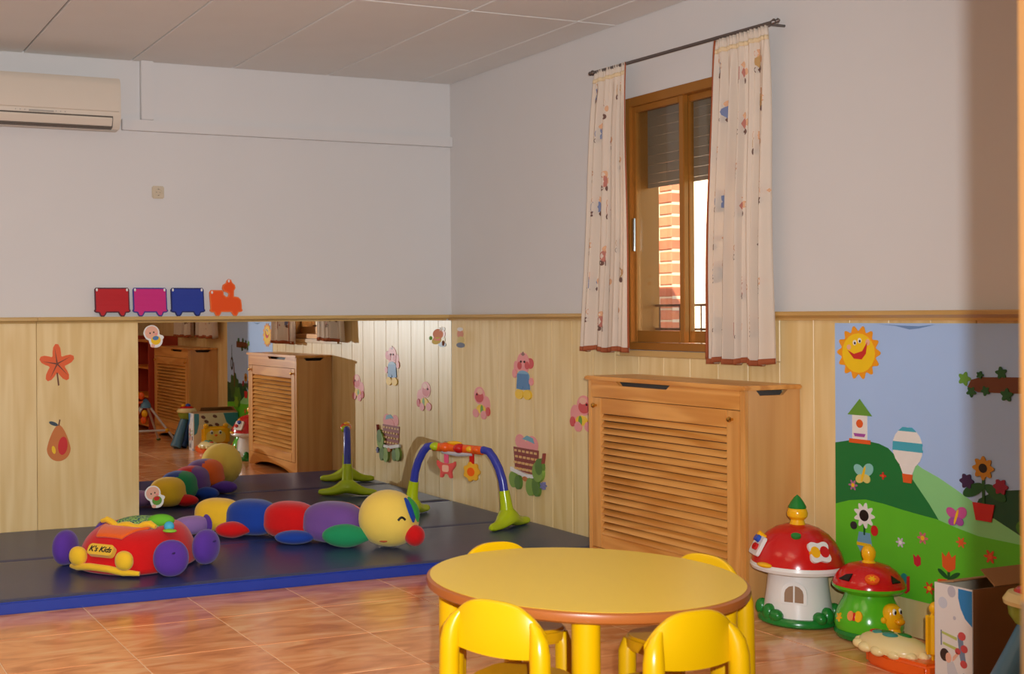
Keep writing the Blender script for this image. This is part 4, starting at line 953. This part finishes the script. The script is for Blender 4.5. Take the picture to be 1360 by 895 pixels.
for j in range(M_+1):
    rr = 1-(1-j/M_)**1.0
    for i in range(N):
        t_ = 2*PI*i/N; cx_, sy_ = math.cos(t_), math.sin(t_)
        k = (abs(cx_)**2.6+abs(sy_)**2.6)**(-1/2.6)
        rho = math.sin(rr*PI/2)
        x, y = CL*cx_*k*rho, CW*sy_*k*rho
        b_ = 1+.0*rho
        vs.append(cw(x, y, max(carz(x, y), 0)*.93+.034*(1-rho**8)+.012))
for j in range(M_):
    for i in range(N): fs.append((j*N+i, j*N+(i+1) % N, (j+1)*N+(i+1) % N, (j+1)*N+i))
# lower bulge down to the mat
base_i = len(vs)
for q, (sc_, z) in enumerate(((1.025, .03), (1.02, .016), (.96, .004), (.80, .001))):
    for i in range(N):
        t_ = 2*PI*i/N; cx_, sy_ = math.cos(t_), math.sin(t_); k = (abs(cx_)**2.6+abs(sy_)**2.6)**(-1/2.6)
        vs.append(cw(CL*cx_*k*sc_, CW*sy_*k*sc_, z))
prev = M_*N
for q in range(4):
    cur = base_i+q*N
    for i in range(N): fs.append((prev+i, prev+(i+1) % N, cur+(i+1) % N, cur+i))
    prev = cur
fs.append(tuple(prev+i for i in range(N))[::-1])
m.add(vs, fs).build('body', PR, car, ang=70)
def carell(n_, m_, x, y, z, r, e=1, par=car, rot=None, **k): return MB().ell(cw(x, y, z), r, RC @ rot if rot else RC, 22, 14, e, **k).build(n_, m_, par)
for x, y in ((-.165, -.29), (.135, -.285), (-.165, .29), (.135, .285)):
    wz = .080
    wh = MB().ell(cw(x, y, wz), (.080, .050, .080), RC @ Matrix.Rotation((-.72 if x < 0 else -.12) if y < 0 else .10, 3, 'Z'), 26, 16, .93).build('wheel', PP, car)
    MB().ell(cw(x, y, wz) + (RC @ Matrix.Rotation((-.72 if x < 0 else -.12) if y < 0 else .10, 3, 'Z')) @ Vector((0, .049*(1 if y > 0 else -1), .03)), (.016, .004, .004), RC, 10, 6).build('hub_stitch', pm('stitch_violet', (60, 34, 110), .8), wh)
for y in (-.125, .125): carell('headlamp', PY, -.285, y, .075, (.034, .043, .043), .92)
# yellow bumper roll
MB().tube([cw(-.262, -.19, .020), cw(-.286, -.12, .024), cw(-.296, -.05, .034), cw(-.296, .05, .036), cw(-.288, .12, .028), cw(-.262, .18, .022)], [.010, .016, .016, .016, .016, .010], 12).build('bumper', PY, car)
# windscreen pocket: orange inside, yellow roll along the edge
def up_(x, y, o=0): return cw(x, y, carz(x, y)*.93+.034+.012+o)
MB().grid(lambda u, v: up_(-.225+.15*v, (-.125+.25*u)*(.55+.45*v), .006), 16, 8).build('windscreen', PO, car, solid=.010)
MB().tube([up_(-.075, -.15+.3*k/10, .012+.016*abs(math.sin(k*.9))) for k in range(11)], [.010]+[.015]*9+[.010], 10).build('windscreen_roll', PY, car)
# patterned cushion
CUSH, n, l, b = _base('patterned_green_cloth')
vo = n.new('ShaderNodeTexVoronoi'); vo.inputs['Scale'].default_value = 55; tc = n.new('ShaderNodeTexCoord'); l.new(tc.outputs['Object'], vo.inputs['Vector'])
cr = n.new('ShaderNodeValToRGB'); cr.color_ramp.interpolation = 'CONSTANT'; e = cr.color_ramp.elements
e[0].color = (*lin((30, 50, 60)), 1); e[1].position = .28; e[1].color = (*lin((150, 200, 110)), 1); x_ = e.new(.62); x_.color = (*lin((60, 110, 120)), 1)
l.new(vo.outputs['Distance'], cr.inputs[0]); l.new(cr.outputs[0], b.inputs['Base Color']); b.inputs['Roughness'].default_value = .9
MB().ell(cw(.04, .0, .176), (.125, .13, .036), RC, 24, 10, .85).build('patterned_cushion', CUSH, car)
# rattle lying on the rim
tg = carell('green_rattle', pm('plush_leaf_green', (104, 190, 40), .85, bump=.2, bscale=160), .02, -.115, .205, (.036, .062, .030), rot=Matrix.Rotation(.5, 3, 'Z'))
carell('rattle_collar', pm('plush_sky', (70, 180, 220), .8), -.02, -.185, .190, (.024, .024, .022), par=tg); carell('rattle_star', pm('plush_lime', (150, 214, 60), .8), -.045, -.205, .175, (.026, .034, .008), par=tg)
# badge with lettering on the nose
bp_ = cw(-.284, 0, .112); nrm = (RC @ Vector((-.80, 0, .60))).normalized(); tx = RC @ Vector((0, -1, 0)); uy = nrm.cross(tx).normalized()
if uy.z < 0: uy = -uy
bd = MB().prism(rrect(-.068, .068, -.026, .026, .018, 5), lambda q, d: bp_ + nrm*d + tx*q[0] + uy*q[1], -.020, .006).build('badge', plush('badge_yellow', (236, 190, 60)), car)
cu = bpy.data.curves.new('badge_lettering', 'FONT'); cu.body = "K's Kids"; cu.size = .036; cu.align_x = 'CENTER'; cu.align_y = 'CENTER'; cu.extrude = .0008; cu.shear = .2; cu.offset = .0008; cu.resolution_u = 3
tmp = bpy.data.objects.new('tmp', cu); COL.objects.link(tmp)
dg = bpy.context.evaluated_depsgraph_get(); me = bpy.data.meshes.new_from_object(tmp.evaluated_get(dg)); bpy.data.objects.remove(tmp)
lt = bpy.data.objects.new('badge_lettering', me); COL.objects.link(lt); me.materials.clear(); me.materials.append(pm('lettering_black', (30, 24, 30), .8))
R4 = Matrix((tx, uy, nrm)).transposed().to_4x4(); R4.translation = bp_ + nrm*.0068 - Vector((cc.x, cc.y, MZ))
lt.parent = bd; lt.matrix_local = R4

# ------------------------------------------------------------------ stuffed caterpillar
ca = thing('stuffed_caterpillar', 'long stuffed caterpillar with yellow head, coloured body rolls and red nose on the mat', 'soft toy', (-1.40, -.87, MZ))
ax_ = Vector((.61, -.79, 0)).normalized(); pe = Vector((-ax_.y, ax_.x, 0))      # pe points to the mirror side
if pe.y < 0: pe = -pe
RA = Matrix((Vector((ax_.x, pe.x, 0)), Vector((ax_.y, pe.y, 0)), Vector((0, 0, 1))))
segs = [('tail_roll', (-1.690, -.470), .098, .088, PY, PY), ('body_roll', (-1.565, -.650), .104, .094, PB, PG), ('body_roll', (-1.425, -.830), .104, .096, PR, PV), ('body_roll', (-1.270, -1.030), .118, .104, PV, PO)]
for n_, (x, y), rl, rz, ma, mb2 in segs:
    sg_ = MB().ell((x, y, MZ+rz*.97), (rl*1.34, rz*1.12, rz), RA, 32, 20, .78, warp=lambda d, rz=rz: Vector((d.x, d.y*(1.08 if d.z < 0 else 1), d.z if d.z > -.7*rz else -.7*rz+(d.z+.7*rz)*.85)),
                   matfn=(lambda d, rl=rl: 0 if d.y < .03 else 1)).build(n_, [ma, mb2], ca, ang=80)
hc = Vector((-1.075, -1.250, MZ+.139))
RH = RA @ Matrix.Rotation(0.0, 3, 'Z')
hd = MB().ell(hc, (.150, .138, .141), RH, 36, 22, .96, warp=lambda d: Vector((d.x, d.y, d.z if d.z > -.11 else -.11+(d.z+.11)*.8))).build('head', PHY, ca, ang=80)
MB().ell(hc+ax_*.148-pe*.02+Vector((0, 0, -.068)), (.050, .052, .052), RH, 22, 14).build('nose', PR, hd)
# smiling closed eye on the near side, mouth, ear flaps
def hp(lon, lat, o=0):   # point on head: lon measured from the near side towards the nose
    d = Vector((math.sin(lon)*math.cos(lat)*(.150+o), -math.cos(lon)*math.cos(lat)*(.138+o), math.sin(lat)*(.141+o))); return hc+RH @ d
for s_ in (1,):
    MB().tube([hp(.72+.13*k/3, .02+.17*math.sin(PI*(k+1.2)/9), .001) for k in range(0, 4)] + [hp(.85+.13*k/3, .02+.17*math.sin(PI*(k+5)/9.5), .001) for k in range(0, 4)], .006, 8).build('eye', DARK, hd)
MB().ell(hp(.14, -.72, -.003), (.026, .007, .010), RH, 12, 8).build('mouth', plush('mouth', (190, 96, 50)), hd)
for k, (m_, o) in enumerate(((PB, 0), (plush('leaf', (52, 150, 60)), 1))):
    pts = [hp(1.25+.16*o, .85-.17*q, .008+.004*o)+ax_*(.004*o+.004) for q in range(6)]
    MB().tube(pts, [.008, .018, .024, .024, .018, .006], 12, flat=.45).build('ear_flap', m_, hd)
# feet along the near side
def foot(n_, p, r, ang_, m_, tip=0):
    Rz = Matrix.Rotation(ang_, 3, 'Z')
    def wp(d): t_ = d.x/r[0]; k = 1-.0*t_; k = 1-.75*max(0, t_*tip)**1.5 if tip else 1; return Vector((d.x*(1.18 if tip and t_*tip > 0 else 1), d.y*k, d.z*k))
    MB().ell((p[0], p[1], MZ+r[2]*1.01), r, Rz, 22, 12, 1, wp).build(n_, m_, ca)
a0 = math.atan2(ax_.y, ax_.x)
foot('foot', (-1.690, -.700), (.095, .060, .042), -.3, PR, 1)
foot('foot', (-1.470, -.990), (.100, .060, .034), -.36, PB, 0)
foot('foot', (-1.270, -1.185), (.125, .055, .058), -.42, PG, 1)
foot('foot', (-1.60, -.42), (.085, .055, .036), .4, PR, -1)
foot('foot', (-1.40, -.62), (.085, .055, .04), .4, PB, -1)
foot('foot', (-1.20, -.84), (.085, .055, .04), .4, PP, -1)
MB().ell((-1.86, -.52, MZ+.050), (.10, .055, .048), Matrix.Rotation(.15, 3, 'Z'), 22, 12, .85).build('tail', PL, ca)
MB().ell((-1.775, -.515, MZ+.052), (.014, .064, .050), Matrix.Rotation(.15, 3, 'Z'), 18, 10).build('tail_ruffle', PP, ca)

# ------------------------------------------------------------------ baby gym
gy_ = thing('baby_gym', 'blue and lime plastic baby gym arch with hanging toys on the mat corner', 'baby gym', (-.375, -.72, MZ))
F1, F2 = Vector((-.515, -.43, 0)), Vector((-.245, -1.015, 0))
fd = Vector((.905, .425, 0)).normalized(); gd = (F2-F1).normalized(); mid = (F1+F2)/2; hs = (F2-F1).length/2
def gp(s_, z, o=0): return mid + gd*s_ + fd*o + Vector((0, 0, MZ+z))
for sg in (-1, 1):
    # foot: saddle spreading to both sides
    vs = []; fs = []
    path = []; rad = []
    for k in range(17):
        t_ = -1+2*k/16; path.append(gp(sg*(hs+.015*abs(t_)), .022+.040*math.exp(-(t_*2.6)**2), t_*.185)); rad.append((.020+.030*math.exp(-(t_*2.2)**2))*(1 if abs(t_) < .99 else .6))
    for i, (p, r) in enumerate(zip(path, rad)):
        for k in range(16):
            a = 2*PI*k/16; zz = r*math.sin(a); q = p + gd*(r*1.0*math.cos(a)*(1.25 if math.sin(a) < 0 else 1)) + Vector((0, 0, zz)); q.z = max(q.z, MZ+.001); vs.append(q)
    for i in range(16):
        for k in range(16): fs.append((i*16+k, i*16+(k+1) % 16, (i+1)*16+(k+1) % 16, (i+1)*16+k))
    fs += [tuple(range(16))[::-1], tuple(256+k for k in range(16))]
    ft_ = MB().add(vs, fs).build('foot', LIME, gy_, ang=70)
    MB().tube([gp(sg*hs, .05), gp(sg*(hs-.006), .11), gp(sg*(hs-.014), .16), gp(sg*(hs-.020), .195)], [.046, .034, .030, .028], 18).build('foot_socket', LIME, ft_)
    MB().ell(gp(sg*hs, .055, -.052), (.012, .012, .014), None, 12, 8).build('release_button', RED, ft_)
    MB().tube([gp(sg*(hs-.020), .19), gp(sg*(hs-.030), .25), gp(sg*(hs-.052), .31), gp(sg*(hs-.085), .365), gp(sg*(hs-.115), .398), gp(sg*(hs-.15), .405), gp(sg*(hs-.17), .402)], [.0235, .023, .0225, .022, .022, .021, .020], 18).build('arch_tube', NAVY, gy_)
bar = MB().tube([gp(-.165, .400), gp(-.08, .402), gp(.08, .402), gp(.165, .400)], .024, 14).build('toy_bar', ORG, gy_)
MB().tube([gp(-.10, .378), gp(0, .372), gp(.10, .378)], [.012, .016, .012], 10).build('grey_tray', pm('grey_plastic', (200, 196, 200), .35), bar)
for s_, m_, r in ((-.145, LIME, .030), (-.075, ORG, .034), (.02, RED, .034), (.09, YEL, .022), (.135, ORG, .024)):
    MB().ell(gp(s_, .404, -.008), (r*1.1, r, r*.8), None, 16, 10).build('bar_button', m_, bar)
MB().ell(gp(-.02, .430), (.05, .02, .012), Matrix.Rotation(math.atan2(gd.y, gd.x), 3, 'Z'), 14, 8).build('bar_button', YEL, bar)
def hang(s_, m_, shape, strap, n_):
    fn = lambda q, d: gp(s_+q[0], .285+q[1], d)
    h = MB().prism(shape, fn, -.010, .010).build(n_, m_, gy_, bev=.004)
    MB().prism(rrect(-.014, .014, .03, .10, .004), fn, -.004, .004).build('strap', strap, h)
    return h, fn
bear = [(.048, .035), (.062, .045), (.064, .020), (.05, .002), (.036, -.012), (.042, -.052), (.022, -.052), (.014, -.03), (-.014, -.03), (-.022, -.052), (-.042, -.052), (-.036, -.012), (-.05, .002), (-.064, .020), (-.062, .045), (-.048, .035), (-.02, .028), (.02, .028)]
h, fn = hang(-.075, pm('coral_plastic', (226, 92, 86), .3), bear, PINK, 'hanging_bear')
MB().prism(rrect(-.022, .022, -.018, .020, .010), fn, -.0115, .0115).build('belly', pm('pale_coral', (246, 190, 160), .3), h)
h, fn = hang(.095, pm('amber_yellow', (238, 178, 50), .3), flower(0, -.005, .056, 7, .10), RED, 'hanging_flower')
MB().prism(el(0, -.005, .024, .024), fn, -.0125, .0125).build('flower_centre', ORG, h)
